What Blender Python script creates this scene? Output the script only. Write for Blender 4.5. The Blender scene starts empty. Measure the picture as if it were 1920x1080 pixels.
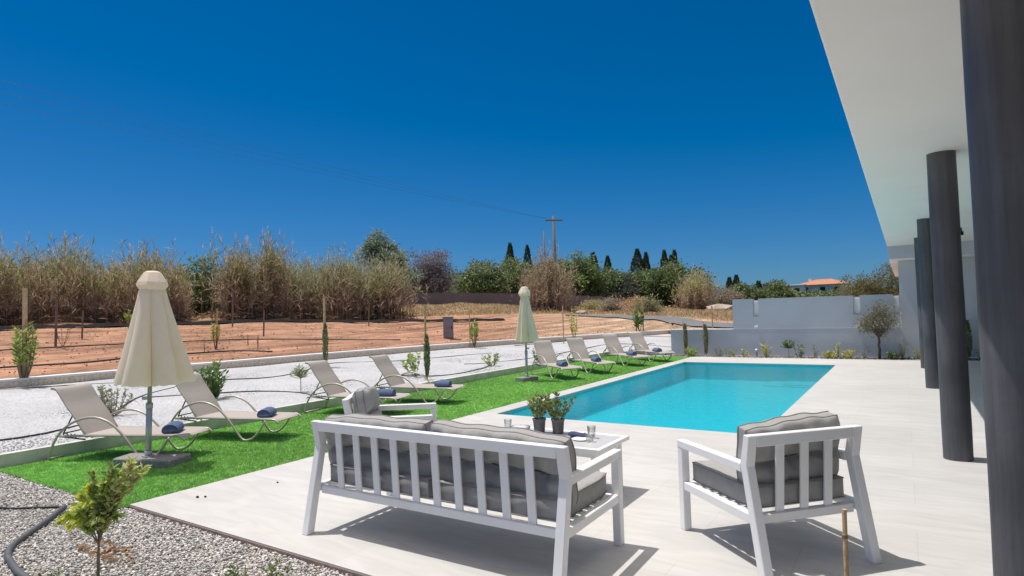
import bpy, math, random
import numpy as np
from mathutils import Vector, Matrix
R = math.radians
random.seed(7)
rng = np.random.default_rng(11)
scene = bpy.context.scene
col = scene.collection

# ---------------------------------------------------------------- camera
cam_d = bpy.data.cameras.new("camera"); cam = bpy.data.objects.new("camera", cam_d); col.objects.link(cam)
cam_d.sensor_width = 36.0; cam_d.lens = 36.0 * 1140.14 / 1920.0
cam_d.clip_start = 0.05; cam_d.clip_end = 3000
yaw, pitch, roll = .57201533, .03997087, -.02856407
fwd = Vector((-math.sin(yaw) * math.cos(pitch), math.cos(yaw) * math.cos(pitch), math.sin(pitch)))
rgt = Vector((math.cos(yaw), math.sin(yaw), 0)); upv = rgt.cross(fwd)
r2 = rgt * math.cos(roll) + upv * math.sin(roll); u2 = -rgt * math.sin(roll) + upv * math.cos(roll)
cam.matrix_world = Matrix(((r2.x, u2.x, -fwd.x, 0), (r2.y, u2.y, -fwd.y, 0), (r2.z, u2.z, -fwd.z, 1.5), (0, 0, 0, 1)))
scene.camera = cam

# ---------------------------------------------------------------- sky and sun
sun_dir = Vector((-.366, -.04, 1)).normalized()
elev = math.asin(sun_dir.z)
world = bpy.data.worlds.new("World"); scene.world = world; world.use_nodes = True
wn = world.node_tree.nodes; wl = world.node_tree.links; wn.clear()
sky = wn.new("ShaderNodeTexSky"); sky.sky_type = 'NISHITA'; sky.sun_disc = False
sky.sun_elevation = elev; sky.sun_rotation = math.atan2(sun_dir.x, sun_dir.y) % (2 * math.pi)
sky.air_density = 1.0; sky.dust_density = 0.2; sky.ozone_density = 4.0; sky.altitude = 100
se = wn.new("ShaderNodeSeparateColor"); co = wn.new("ShaderNodeCombineColor")   # deep polarised blue
for ch, (mul, add) in enumerate(((.36, -.66), (.52, 0), (.89, 0))):
    ma = wn.new("ShaderNodeMath"); ma.operation = 'MULTIPLY_ADD'; ma.inputs[1].default_value = mul; ma.inputs[2].default_value = add; ma.use_clamp = False
    mx_ = wn.new("ShaderNodeMath"); mx_.operation = 'MAXIMUM'; mx_.inputs[1].default_value = 0
    wl.new(se.outputs[ch], ma.inputs[0]); wl.new(ma.outputs[0], mx_.inputs[0]); wl.new(mx_.outputs[0], co.inputs[ch])
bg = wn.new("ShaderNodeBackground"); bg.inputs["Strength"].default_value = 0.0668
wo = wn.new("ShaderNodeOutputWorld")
wl.new(sky.outputs[0], se.inputs[0]); 
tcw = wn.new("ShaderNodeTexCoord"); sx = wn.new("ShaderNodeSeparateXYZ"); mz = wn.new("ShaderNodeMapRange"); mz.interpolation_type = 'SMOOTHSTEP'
mz.inputs[1].default_value = .58; mz.inputs[2].default_value = 1.0; mz.inputs[3].default_value = 0; mz.inputs[4].default_value = 1   # added pale glow overhead, above the camera view, to fill the shadows
zenith_fill = wn.new("ShaderNodeMix"); zenith_fill.data_type = 'RGBA'; zenith_fill.inputs[7].default_value = (16, 14.5, 13, 1)
wl.new(tcw.outputs["Generated"], sx.inputs[0]); wl.new(sx.outputs[2], mz.inputs[0]); wl.new(mz.outputs[0], zenith_fill.inputs[0]); wl.new(co.outputs[0], zenith_fill.inputs[6]); wl.new(zenith_fill.outputs[2], bg.inputs[0]); wl.new(bg.outputs[0], wo.inputs[0])
sd = bpy.data.lights.new("sun", 'SUN'); sun = bpy.data.objects.new("sun", sd); col.objects.link(sun)
sd.energy = 3.1; sd.angle = R(.5); sd.color = (1, .955, .90)
sun.rotation_euler = sun_dir.to_track_quat('Z', 'Y').to_euler(); sun.location = (0, 0, 20)
vs = scene.view_settings; vs.view_transform = 'Standard'; vs.look = 'None'; vs.exposure = 0.34; vs.gamma = 1.0; vs.use_curve_mapping = False
scene.render.engine = 'CYCLES'
scene.cycles.max_bounces = 8; scene.cycles.transparent_max_bounces = 24; scene.cycles.caustics_reflective = False; scene.cycles.caustics_refractive = False
scene.cycles.use_denoising = True

# ---------------------------------------------------------------- helpers
def tag(o, label=None, cat=None, group=None, kind=None):
    if label: o["label"] = label
    if cat: o["category"] = cat
    if group: o["group"] = group
    if kind: o["kind"] = kind
    return o

def empty(name, loc=(0, 0, 0), rz=0, label=None, cat=None, group=None):
    o = bpy.data.objects.new(name, None); col.objects.link(o)
    o.location = loc; o.rotation_euler = (0, 0, rz); o.empty_display_size = .1
    return tag(o, label, cat, group)

def copy_tree(o, parent=None):
    c = o.copy(); col.objects.link(c)
    if parent is not None: c.parent = parent
    for ch in [x for x in bpy.data.objects if x.parent == o]:
        copy_tree(ch, c)
    return c

class MB:
    def __init__(s): s.v = []; s.f = []; s.c = []
    def add(s, v, f):
        n = len(s.v); s.v += [tuple(p) for p in v]; s.f += [tuple(i + n for i in q) for q in f]
    def box(s, c, size, rot=None, bev=0):
        hx, hy, hz = [a / 2 for a in size]
        if bev > 0:
            b = min(bev, hx * .9, hy * .9, hz * .9); P = []; idx = {}
            for sx in (-1, 1):
                for sy in (-1, 1):
                    for sz in (-1, 1):
                        for ax in range(3):
                            d = [hx, hy, hz]; e = [hx - b, hy - b, hz - b]; e[ax] = d[ax]
                            idx[(sx, sy, sz, ax)] = len(P); P.append(Vector((sx * e[0], sy * e[1], sz * e[2])))
            F = []
            sg = (-1, 1)
            for s_ in sg:
                F.append([idx[(s_, -1, -1, 0)], idx[(s_, 1, -1, 0)], idx[(s_, 1, 1, 0)], idx[(s_, -1, 1, 0)]][::s_])
                F.append([idx[(-1, s_, -1, 1)], idx[(1, s_, -1, 1)], idx[(1, s_, 1, 1)], idx[(-1, s_, 1, 1)]][::-s_])
                F.append([idx[(-1, -1, s_, 2)], idx[(1, -1, s_, 2)], idx[(1, 1, s_, 2)], idx[(-1, 1, s_, 2)]][::s_])
            for a in sg:
                for b_ in sg:
                    F.append([idx[(-1, a, b_, 1)], idx[(1, a, b_, 1)], idx[(1, a, b_, 2)], idx[(-1, a, b_, 2)]][::(a * b_)])
                    F.append([idx[(a, -1, b_, 0)], idx[(a, 1, b_, 0)], idx[(a, 1, b_, 2)], idx[(a, -1, b_, 2)]][::-(a * b_)])
                    F.append([idx[(a, b_, -1, 0)], idx[(a, b_, 1, 0)], idx[(a, b_, 1, 1)], idx[(a, b_, -1, 1)]][::(a * b_)])
                    for c_ in sg:
                        F.append([idx[(a, b_, c_, 0)], idx[(a, b_, c_, 1)], idx[(a, b_, c_, 2)]][::(a * b_ * c_)])
        else:
            P = [Vector((x, y, z)) for x in (-hx, hx) for y in (-hy, hy) for z in (-hz, hz)]
            F = [(0, 1, 3, 2), (4, 6, 7, 5), (0, 4, 5, 1), (2, 3, 7, 6), (0, 2, 6, 4), (1, 5, 7, 3)]
        if rot is not None: P = [rot @ p for p in P]
        c = Vector(c); s.add([p + c for p in P], F)
        return s
    def bar(s, a, b, w, h, side=(1, 0, 0), bev=.003):
        a, b = Vector(a), Vector(b); z = (b - a); L = z.length; z.normalize()
        x = Vector(side); x = (x - z * x.dot(z)).normalized(); y = z.cross(x)
        m = Matrix((x, y, z)).transposed()
        return s.box((a + b) / 2, (w, h, L), m, bev)
    def tube(s, pts, r, n=8, cap=True):
        pts = [Vector(p) for p in pts]; k = len(pts)
        rs = r if isinstance(r, (list, tuple)) else [r] * k
        prev = None; V = []
        for i, p in enumerate(pts):
            t = (pts[min(i + 1, k - 1)] - pts[max(i - 1, 0)]).normalized()
            if prev is None:
                a = Vector((0, 0, 1)) if abs(t.z) < .9 else Vector((1, 0, 0)); x = a.cross(t).normalized()
            else: x = (prev - t * prev.dot(t)).normalized()
            prev = x; y = t.cross(x)
            for j in range(n):
                q = 2 * math.pi * j / n; V.append(p + (x * math.cos(q) + y * math.sin(q)) * rs[i])
        F = [(i * n + j, i * n + (j + 1) % n, (i + 1) * n + (j + 1) % n, (i + 1) * n + j) for i in range(k - 1) for j in range(n)]
        if cap: F += [tuple(range(n))[::-1], tuple((k - 1) * n + j for j in range(n))]
        s.add(V, F); return s
    def lathe(s, prof, n=24, c=(0, 0, 0)):
        V = [(c[0] + r * math.cos(2 * math.pi * j / n), c[1] + r * math.sin(2 * math.pi * j / n), c[2] + z) for r, z in prof for j in range(n)]
        F = [(i * n + j, i * n + (j + 1) % n, (i + 1) * n + (j + 1) % n, (i + 1) * n + j) for i in range(len(prof) - 1) for j in range(n)]
        s.add(V, F); return s
    def prism(s, poly, z0, z1):
        n = len(poly); V = [(x, y, z0) for x, y in poly] + [(x, y, z1) for x, y in poly]
        s.add(V, [tuple(range(n))[::-1], tuple(range(n, 2 * n))] + [(i, (i + 1) % n, n + (i + 1) % n, n + i) for i in range(n)]); return s
    def build(s, name, m, parent=None, smooth=False, loc=None):
        me = bpy.data.meshes.new(name); me.from_pydata(s.v, [], s.f); me.update()
        me.materials.append(m)
        if smooth: me.polygons.foreach_set("use_smooth", [True] * len(me.polygons))
        o = bpy.data.objects.new(name, me); col.objects.link(o)
        if parent is not None: o.parent = parent
        if loc is not None: o.location = loc
        return o

def smoothcurve(pts, n=6):
    P = [Vector(p) for p in pts]; out = []
    for i in range(len(P) - 1):
        p0 = P[max(i - 1, 0)]; p1 = P[i]; p2 = P[i + 1]; p3 = P[min(i + 2, len(P) - 1)]
        for k in range(n):
            t = k / n
            out.append(.5 * ((2 * p1) + (p2 - p0) * t + (2 * p0 - 5 * p1 + 4 * p2 - p3) * t * t + (3 * p1 - p0 - 3 * p2 + p3) * t ** 3))
    out.append(P[-1]); return out

def np_mesh(name, V, F, m, parent=None, colr=None, smooth=False):
    """V (N,3) float, F (M,k) int with the same k for all, colr (M,3) natural colour of each face"""
    V = np.asarray(V, np.float32); F = np.asarray(F, np.int32); k = F.shape[1]
    me = bpy.data.meshes.new(name)
    me.vertices.add(len(V)); me.vertices.foreach_set("co", V.ravel())
    me.loops.add(F.size); me.loops.foreach_set("vertex_index", F.ravel())
    me.polygons.add(len(F)); me.polygons.foreach_set("loop_start", np.arange(0, F.size, k, dtype=np.int32))
    me.polygons.foreach_set("loop_total", np.full(len(F), k, dtype=np.int32))
    if smooth: me.polygons.foreach_set("use_smooth", np.ones(len(F), bool))
    me.update(calc_edges=True)
    if colr is not None:
        a = me.attributes.new("Col", 'FLOAT_COLOR', 'CORNER')
        c = np.ones((len(F), 4), np.float32); c[:, :3] = colr
        a.data.foreach_set("color", np.repeat(c, k, axis=0).ravel())
    me.materials.append(m)
    o = bpy.data.objects.new(name, me); col.objects.link(o)
    if parent is not None: o.parent = parent
    return o

# ---------------------------------------------------------------- materials
def newmat(name):
    m = bpy.data.materials.new(name); m.use_nodes = True
    nt = m.node_tree; b = nt.nodes["Principled BSDF"]
    return m, nt, b

def pmat(name, c, rough=.6, var=.08, scale=6, bump=0, bscale=60, metal=0, c2=None, spec=.5, detail=6):
    m, nt, b = newmat(name); N = nt.nodes; L = nt.links
    tc = N.new("ShaderNodeTexCoord"); no = N.new("ShaderNodeTexNoise"); no.inputs["Scale"].default_value = scale; no.inputs["Detail"].default_value = detail
    L.new(tc.outputs["Object"], no.inputs["Vector"])
    mx = N.new("ShaderNodeMix"); mx.data_type = 'RGBA'
    cr = N.new("ShaderNodeMapRange"); cr.inputs[1].default_value = .3; cr.inputs[2].default_value = .7
    L.new(no.outputs[0], cr.inputs[0]); L.new(cr.outputs[0], mx.inputs[0])
    a = tuple(x * (1 - var) for x in c); d = c2 if c2 else tuple(min(1, x * (1 + var)) for x in c)
    mx.inputs[6].default_value = (*a, 1); mx.inputs[7].default_value = (*d, 1)
    L.new(mx.outputs[2], b.inputs["Base Color"])
    b.inputs["Roughness"].default_value = rough; b.inputs["Metallic"].default_value = metal; b.inputs["Specular IOR Level"].default_value = spec
    if bump:
        n2 = N.new("ShaderNodeTexNoise"); n2.inputs["Scale"].default_value = bscale; n2.inputs["Detail"].default_value = 4
        L.new(tc.outputs["Object"], n2.inputs["Vector"]); bp = N.new("ShaderNodeBump"); bp.inputs["Strength"].default_value = bump; bp.inputs["Distance"].default_value = .02
        L.new(n2.outputs[0], bp.inputs["Height"]); L.new(bp.outputs[0], b.inputs["Normal"])
    return m

def leafmat(name, rough=.55, transl=.3):
    m, nt, b = newmat(name); N = nt.nodes; L = nt.links
    at = N.new("ShaderNodeAttribute"); at.attribute_name = "Col"
    tc = N.new("ShaderNodeTexCoord"); no = N.new("ShaderNodeTexNoise"); no.inputs["Scale"].default_value = 9
    L.new(tc.outputs["Object"], no.inputs["Vector"])
    mr = N.new("ShaderNodeMapRange"); mr.inputs[1].default_value = .3; mr.inputs[2].default_value = .7; mr.inputs[3].default_value = .8; mr.inputs[4].default_value = 1.2
    L.new(no.outputs[0], mr.inputs[0])
    vm = N.new("ShaderNodeVectorMath"); vm.operation = 'SCALE'; L.new(at.outputs["Color"], vm.inputs[0]); L.new(mr.outputs[0], vm.inputs["Scale"])
    L.new(vm.outputs[0], b.inputs["Base Color"]); b.inputs["Roughness"].default_value = rough; b.inputs["Specular IOR Level"].default_value = .3
    tr = N.new("ShaderNodeBsdfTranslucent"); L.new(vm.outputs[0], tr.inputs[0])
    ms = N.new("ShaderNodeMixShader"); ms.inputs[0].default_value = transl
    L.new(b.outputs[0], ms.inputs[1]); L.new(tr.outputs[0], ms.inputs[2]); L.new(ms.outputs[0], N["Material Output"].inputs[0])
    return m

def attrmat(name, rough=.8, spec=.2):
    m, nt, b = newmat(name); at = nt.nodes.new("ShaderNodeAttribute"); at.attribute_name = "Col"
    nt.links.new(at.outputs["Color"], b.inputs["Base Color"]); b.inputs["Roughness"].default_value = rough; b.inputs["Specular IOR Level"].default_value = spec
    return m

M = {}
M['white'] = pmat('white_paint', (.83, .83, .835), .42, .02, 3)
M['cushion'] = pmat('grey_cushion_cloth', (.37, .362, .352), .9, .06, 30, .25, 700, spec=.15)
M['piping'] = pmat('cushion_piping', (.26, .25, .24), .9, .05, 30, spec=.15)
M['seam'] = pmat('dark_seam_thread', (.10, .097, .093), .9, .05, 30, spec=.1)
M['tabletop'] = pmat('table_top', (.50, .50, .50), .45, .05, 8)
def columnmat():
    m = pmat('dark_column_plaster', (.090, .091, .102), .5, .30, 1.8, .10, 22, detail=10); nt = m.node_tree; N = nt.nodes; L = nt.links; b = N["Principled BSDF"]
    src = b.inputs["Base Color"].links[0].from_socket; tc = N.new("ShaderNodeTexCoord"); mp = N.new("ShaderNodeMapping"); mp.inputs["Scale"].default_value = (16, 16, .8); L.new(tc.outputs["Object"], mp.inputs[0])
    no = N.new("ShaderNodeTexNoise"); no.inputs["Scale"].default_value = 1.5; no.inputs["Detail"].default_value = 9; no.inputs["Roughness"].default_value = .65; L.new(mp.outputs[0], no.inputs[0])
    mr = N.new("ShaderNodeMapRange"); mr.inputs[1].default_value = .3; mr.inputs[2].default_value = .7; mr.inputs[3].default_value = .72; mr.inputs[4].default_value = 1.3; L.new(no.outputs[0], mr.inputs[0])
    vm = N.new("ShaderNodeVectorMath"); vm.operation = 'SCALE'; L.new(src, vm.inputs[0]); L.new(mr.outputs[0], vm.inputs["Scale"]); L.new(vm.outputs[0], b.inputs["Base Color"]); return m
M['column'] = columnmat()
M['soffit'] = pmat('white_soffit', (.90, .89, .87), .8, .02, 1.2)
M['wall'] = pmat('blue_grey_plaster', (.52, .56, .63), .85, .07, .9, .12, 60, spec=.2)
M['wall2'] = pmat('blue_grey_plaster_light', (.60, .63, .69), .85, .05, .7, .12, 60, spec=.2)
M['cap'] = pmat('white_capping', (.78, .78, .76), .6, .03, 3)
M['frame'] = pmat('champagne_metal', (.50, .46, .40), .38, .05, 4, metal=.2)
M['sling'] = pmat('taupe_sling', (.43, .385, .35), .85, .04, 60, .15, 900, spec=.2)
M['towel'] = pmat('blue_towel', (.13, .18, .31), .95, .2, 40, .6, 250, spec=.1)
M['pole'] = pmat('grey_pole', (.50, .52, .54), .35, .06, 8, metal=.35)
M['stone'] = pmat('speckled_concrete', (.30, .28, .26), .9, .45, 90, .6, 80, c2=(.44, .42, .40))
M['kerb'] = pmat('kerb_concrete', (.62, .60, .57), .9, .15, 5, .3, 50)
M['kerbface'] = pmat('kerb_rough', (.72, .60, .46), .95, .25, 25, .6, 50)
M['wood'] = pmat('pale_stake_wood', (.55, .38, .20), .8, .2, 12, .3, 60)
M['oldwood'] = pmat('weathered_wood', (.22, .16, .12), .85, .25, 12, .3, 60)
M['bark'] = pmat('bark', (.13, .10, .075), .9, .3, 15, .5, 50)
M['stem'] = pmat('green_brown_stem', (.20, .15, .09), .85, .2, 15)
M['hose'] = pmat('black_hose', (.03, .03, .033), .5, .15, 8)
M['ghose'] = pmat('grey_pipe', (.095, .10, .105), .6, .2, 20)
M['pot'] = pmat('grey_pot', (.15, .15, .16), .6, .2, 20)
M['soilpot'] = pmat('potting_soil', (.04, .03, .02), .95, .3, 60)
M['roof'] = pmat('terracotta', (.52, .22, .12), .85, .25, 3, .3, 20)
M['hwall'] = pmat('cream_render', (.86, .80, .78), .9, .05, 1)
M['dark'] = pmat('dark_glass', (.03, .035, .04), .15, .1, 2)
M['farwall'] = pmat('field_wall_block', (.20, .155, .16), .95, .15, .4, .2, 4)
M['black'] = pmat('black_plastic', (.02, .02, .022), .9, .1, 4, spec=.08)
M['box'] = pmat('grey_cabinet', (.26, .25, .27), .6, .12, 3)
M['leaf'] = leafmat('leaf', .5, .4)
M['reed'] = leafmat('reed_leaf', .7, .4)
M['grass'] = leafmat('artificial_grass_blade', .6, .25)
M['pebble'] = attrmat('pebble')

def glassmat():
    m, nt, b = newmat('clear_glass'); N = nt.nodes; L = nt.links
    t = N.new("ShaderNodeBsdfTransparent"); t.inputs[0].default_value = (.93, .95, .95, 1)
    g = N.new("ShaderNodeBsdfGlossy"); g.inputs["Roughness"].default_value = .03
    lw = N.new("ShaderNodeLayerWeight"); lw.inputs[0].default_value = .35
    tc = N.new("ShaderNodeTexCoord"); no = N.new("ShaderNodeTexNoise"); no.inputs["Scale"].default_value = 30
    L.new(tc.outputs["Object"], no.inputs[0]); bp = N.new("ShaderNodeBump"); bp.inputs["Strength"].default_value = .1; L.new(no.outputs[0], bp.inputs["Height"]); L.new(bp.outputs[0], g.inputs["Normal"])
    ms = N.new("ShaderNodeMixShader"); L.new(lw.outputs["Facing"], ms.inputs[0]); L.new(t.outputs[0], ms.inputs[1]); L.new(g.outputs[0], ms.inputs[2])
    L.new(ms.outputs[0], N["Material Output"].inputs[0]); return m
M['glass'] = glassmat()

def canopymat():
    m = pmat('cream_canvas', (.95, .86, .73), .85, .04, 6, .1, 500, spec=.15); nt = m.node_tree; N = nt.nodes; L = nt.links; b = N["Principled BSDF"]
    tr = N.new("ShaderNodeBsdfTranslucent"); tr.inputs[0].default_value = (.98, .86, .62, 1)
    ms = N.new("ShaderNodeMixShader"); ms.inputs[0].default_value = .32
    L.new(b.outputs[0], ms.inputs[1]); L.new(tr.outputs[0], ms.inputs[2]); L.new(ms.outputs[0], N["Material Output"].inputs[0]); return m
M['canopy'] = canopymat()

def deckmat():
    m, nt, b = newmat('porcelain_paving'); N = nt.nodes; L = nt.links
    tc = N.new("ShaderNodeTexCoord")
    br = N.new("ShaderNodeTexBrick"); br.offset = 0.5; br.inputs["Scale"].default_value = 1
    br.inputs["Brick Width"].default_value = 1.2; br.inputs["Row Height"].default_value = .6; br.inputs["Mortar Size"].default_value = .0025; br.inputs["Mortar Smooth"].default_value = .1
    br.inputs["Color1"].default_value = (.57, .553, .525, 1); br.inputs["Color2"].default_value = (.585, .572, .55, 1); br.inputs["Mortar"].default_value = (.50, .485, .46, 1)
    L.new(tc.outputs["Object"], br.inputs["Vector"])
    mp = N.new("ShaderNodeMapping"); mp.inputs["Scale"].default_value = (1.1, 5, 1); L.new(tc.outputs["Object"], mp.inputs[0])
    no = N.new("ShaderNodeTexNoise"); no.inputs["Scale"].default_value = 1.6; no.inputs["Detail"].default_value = 8; no.inputs["Distortion"].default_value = 1.2; L.new(mp.outputs[0], no.inputs[0])
    mr = N.new("ShaderNodeMapRange"); mr.inputs[1].default_value = .35; mr.inputs[2].default_value = .65; mr.inputs[3].default_value = .91; mr.inputs[4].default_value = 1.03
    L.new(no.outputs[0], mr.inputs[0])
    n3 = N.new("ShaderNodeTexNoise"); n3.inputs["Scale"].default_value = .7; n3.inputs["Detail"].default_value = 3; L.new(tc.outputs["Object"], n3.inputs[0])
    m3 = N.new("ShaderNodeMapRange"); m3.inputs[1].default_value = .35; m3.inputs[2].default_value = .65; m3.inputs[3].default_value = .93; m3.inputs[4].default_value = 1.02; L.new(n3.outputs[0], m3.inputs[0])
    mu = N.new("ShaderNodeMath"); mu.operation = 'MULTIPLY'; L.new(mr.outputs[0], mu.inputs[0]); L.new(m3.outputs[0], mu.inputs[1])
    vm = N.new("ShaderNodeVectorMath"); vm.operation = 'SCALE'; L.new(br.outputs[0], vm.inputs[0]); L.new(mu.outputs[0], vm.inputs["Scale"])
    L.new(vm.outputs[0], b.inputs["Base Color"]); b.inputs["Roughness"].default_value = .6; b.inputs["Specular IOR Level"].default_value = .3
    bp = N.new("ShaderNodeBump"); bp.inputs["Strength"].default_value = .12; bp.inputs["Distance"].default_value = .004; L.new(no.outputs[0], bp.inputs["Height"]); L.new(bp.outputs[0], b.inputs["Normal"])
    return m
M['deck'] = deckmat()

def gravelmat(name, c1, c2, c3, scale, bump):
    m, nt, b = newmat(name); N = nt.nodes; L = nt.links
    tc = N.new("ShaderNodeTexCoord"); vo = N.new("ShaderNodeTexVoronoi"); vo.inputs["Scale"].default_value = scale; L.new(tc.outputs["Object"], vo.inputs["Vector"])
    cr = N.new("ShaderNodeValToRGB"); sp = N.new("ShaderNodeSeparateColor"); L.new(vo.outputs["Color"], sp.inputs[0]); L.new(sp.outputs[0], cr.inputs[0])
    e = cr.color_ramp.elements; e[0].color = (*c1, 1); e[1].color = (*c3, 1); x = e.new(.5); x.color = (*c2, 1)
    no = N.new("ShaderNodeTexNoise"); no.inputs["Scale"].default_value = .8; no.inputs["Detail"].default_value = 6; L.new(tc.outputs["Object"], no.inputs[0])
    mr = N.new("ShaderNodeMapRange"); mr.inputs[1].default_value = .3; mr.inputs[2].default_value = .7; mr.inputs[3].default_value = .88; mr.inputs[4].default_value = 1.06; L.new(no.outputs[0], mr.inputs[0])
    vm = N.new("ShaderNodeVectorMath"); vm.operation = 'SCALE'; L.new(cr.outputs[0], vm.inputs[0]); L.new(mr.outputs[0], vm.inputs["Scale"])
    L.new(vm.outputs[0], b.inputs["Base Color"]); b.inputs["Roughness"].default_value = .9; b.inputs["Specular IOR Level"].default_value = .2
    bp = N.new("ShaderNodeBump"); bp.inputs["Strength"].default_value = bump; bp.inputs["Distance"].default_value = .02; bp.invert = True
    L.new(vo.outputs["Distance"], bp.inputs["Height"]); L.new(bp.outputs[0], b.inputs["Normal"])
    return m
M['wgravel'] = gravelmat('white_gravel', (.42, .42, .43), (.52, .52, .53), (.62, .62, .63), 42, .6)
M['ggravel'] = gravelmat('grey_gravel', (.3, .28, .26), (.42, .40, .37), (.56, .54, .51), 45, .8)

def soilmat():
    m, nt, b = newmat('field_soil'); N = nt.nodes; L = nt.links
    tc = N.new("ShaderNodeTexCoord"); at = N.new("ShaderNodeAttribute"); at.attribute_name = "Col"
    n1 = N.new("ShaderNodeTexNoise"); n1.inputs["Scale"].default_value = .9; n1.inputs["Detail"].default_value = 12; n1.inputs["Roughness"].default_value = .68; L.new(tc.outputs["Object"], n1.inputs[0])
    mp = N.new("ShaderNodeMapping"); mp.inputs["Scale"].default_value = (1.6, .16, 1); mp.inputs["Rotation"].default_value = (0, 0, R(-12)); L.new(tc.outputs["Object"], mp.inputs[0])
    n2 = N.new("ShaderNodeTexNoise"); n2.inputs["Scale"].default_value = .9; n2.inputs["Detail"].default_value = 8; n2.inputs["Roughness"].default_value = .6; L.new(mp.outputs[0], n2.inputs[0])
    a1 = N.new("ShaderNodeMapRange"); a1.inputs[1].default_value = .32; a1.inputs[2].default_value = .68; a1.inputs[3].default_value = .62; a1.inputs[4].default_value = 1.3; L.new(n1.outputs[0], a1.inputs[0])
    a2 = N.new("ShaderNodeMapRange"); a2.inputs[1].default_value = .35; a2.inputs[2].default_value = .62; a2.inputs[3].default_value = .6; a2.inputs[4].default_value = 1.2; L.new(n2.outputs[0], a2.inputs[0])
    mu = N.new("ShaderNodeMath"); mu.operation = 'MULTIPLY'; L.new(a1.outputs[0], mu.inputs[0]); L.new(a2.outputs[0], mu.inputs[1])
    vm = N.new("ShaderNodeVectorMath"); vm.operation = 'SCALE'; L.new(at.outputs["Color"], vm.inputs[0]); L.new(mu.outputs[0], vm.inputs["Scale"])
    L.new(vm.outputs[0], b.inputs["Base Color"]); b.inputs["Roughness"].default_value = .95; b.inputs["Specular IOR Level"].default_value = .1
    n4 = N.new("ShaderNodeTexNoise"); n4.inputs["Scale"].default_value = 7; n4.inputs["Detail"].default_value = 8; L.new(tc.outputs["Object"], n4.inputs[0])
    bp = N.new("ShaderNodeBump"); bp.inputs["Strength"].default_value = .9; bp.inputs["Distance"].default_value = .12; L.new(n4.outputs[0], bp.inputs["Height"]); L.new(bp.outputs[0], b.inputs["Normal"])
    return m
M['soil'] = soilmat()
M['turf'] = pmat('turf_backing', (.22, .42, .09), .9, .25, 3, .8, 300, spec=.1)
M['asphalt'] = pmat('asphalt', (.17, .17, .175), .9, .15, 2, .3, 30)

def tilemat():
    m, nt, b = newmat('pool_mosaic'); N = nt.nodes; L = nt.links
    tc = N.new("ShaderNodeTexCoord"); no = N.new("ShaderNodeTexNoise"); no.inputs["Scale"].default_value = 7; no.inputs["Detail"].default_value = 4; no.inputs["Distortion"].default_value = 1.5; L.new(tc.outputs["Object"], no.inputs[0])
    mr = N.new("ShaderNodeMapRange"); mr.inputs[1].default_value = .3; mr.inputs[2].default_value = .7; L.new(no.outputs[0], mr.inputs[0])
    mx = N.new("ShaderNodeMix"); mx.data_type = 'RGBA'; mx.inputs[6].default_value = (.13, .62, .72, 1); mx.inputs[7].default_value = (.17, .71, .81, 1)
    L.new(mr.outputs[0], mx.inputs[0]); L.new(mx.outputs[2], b.inputs["Base Color"]); b.inputs["Roughness"].default_value = .5
    return m
M['tile'] = tilemat()

def watermat():
    m, nt, b = newmat('pool_water'); N = nt.nodes; L = nt.links
    t = N.new("ShaderNodeBsdfTransparent"); t.inputs[0].default_value = (.44, .98, 1, 1)
    g = N.new("ShaderNodeBsdfGlossy"); g.inputs["Roughness"].default_value = .02
    fr = N.new("ShaderNodeFresnel"); fr.inputs[0].default_value = 1.33
    tc = N.new("ShaderNodeTexCoord"); no = N.new("ShaderNodeTexNoise"); no.inputs["Scale"].default_value = 5; no.inputs["Detail"].default_value = 3; L.new(tc.outputs["Object"], no.inputs[0])
    n2 = N.new("ShaderNodeTexNoise"); n2.inputs["Scale"].default_value = 26; n2.inputs["Detail"].default_value = 2; L.new(tc.outputs["Object"], n2.inputs[0])
    ad = N.new("ShaderNodeMath"); ad.operation = 'MULTIPLY_ADD'; ad.inputs[1].default_value = .35; L.new(n2.outputs[0], ad.inputs[0]); L.new(no.outputs[0], ad.inputs[2])
    bp = N.new("ShaderNodeBump"); bp.inputs["Strength"].default_value = .35; bp.inputs["Distance"].default_value = .03; L.new(ad.outputs[0], bp.inputs["Height"])
    L.new(bp.outputs[0], g.inputs["Normal"]); L.new(bp.outputs[0], fr.inputs["Normal"])
    ms = N.new("ShaderNodeMixShader"); L.new(fr.outputs[0], ms.inputs[0]); L.new(t.outputs[0], ms.inputs[1]); L.new(g.outputs[0], ms.inputs[2])
    df = N.new("ShaderNodeBsdfDiffuse"); df.inputs[0].default_value = (.03, .62, .76, 1)   # light scattered back by the water itself
    m0 = N.new("ShaderNodeMixShader"); m0.inputs[0].default_value = .26; L.new(t.outputs[0], m0.inputs[1]); L.new(df.outputs[0], m0.inputs[2]); L.new(m0.outputs[0], ms.inputs[1])
    L.new(ms.outputs[0], N["Material Output"].inputs[0]); return m
M['water'] = watermat()

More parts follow.
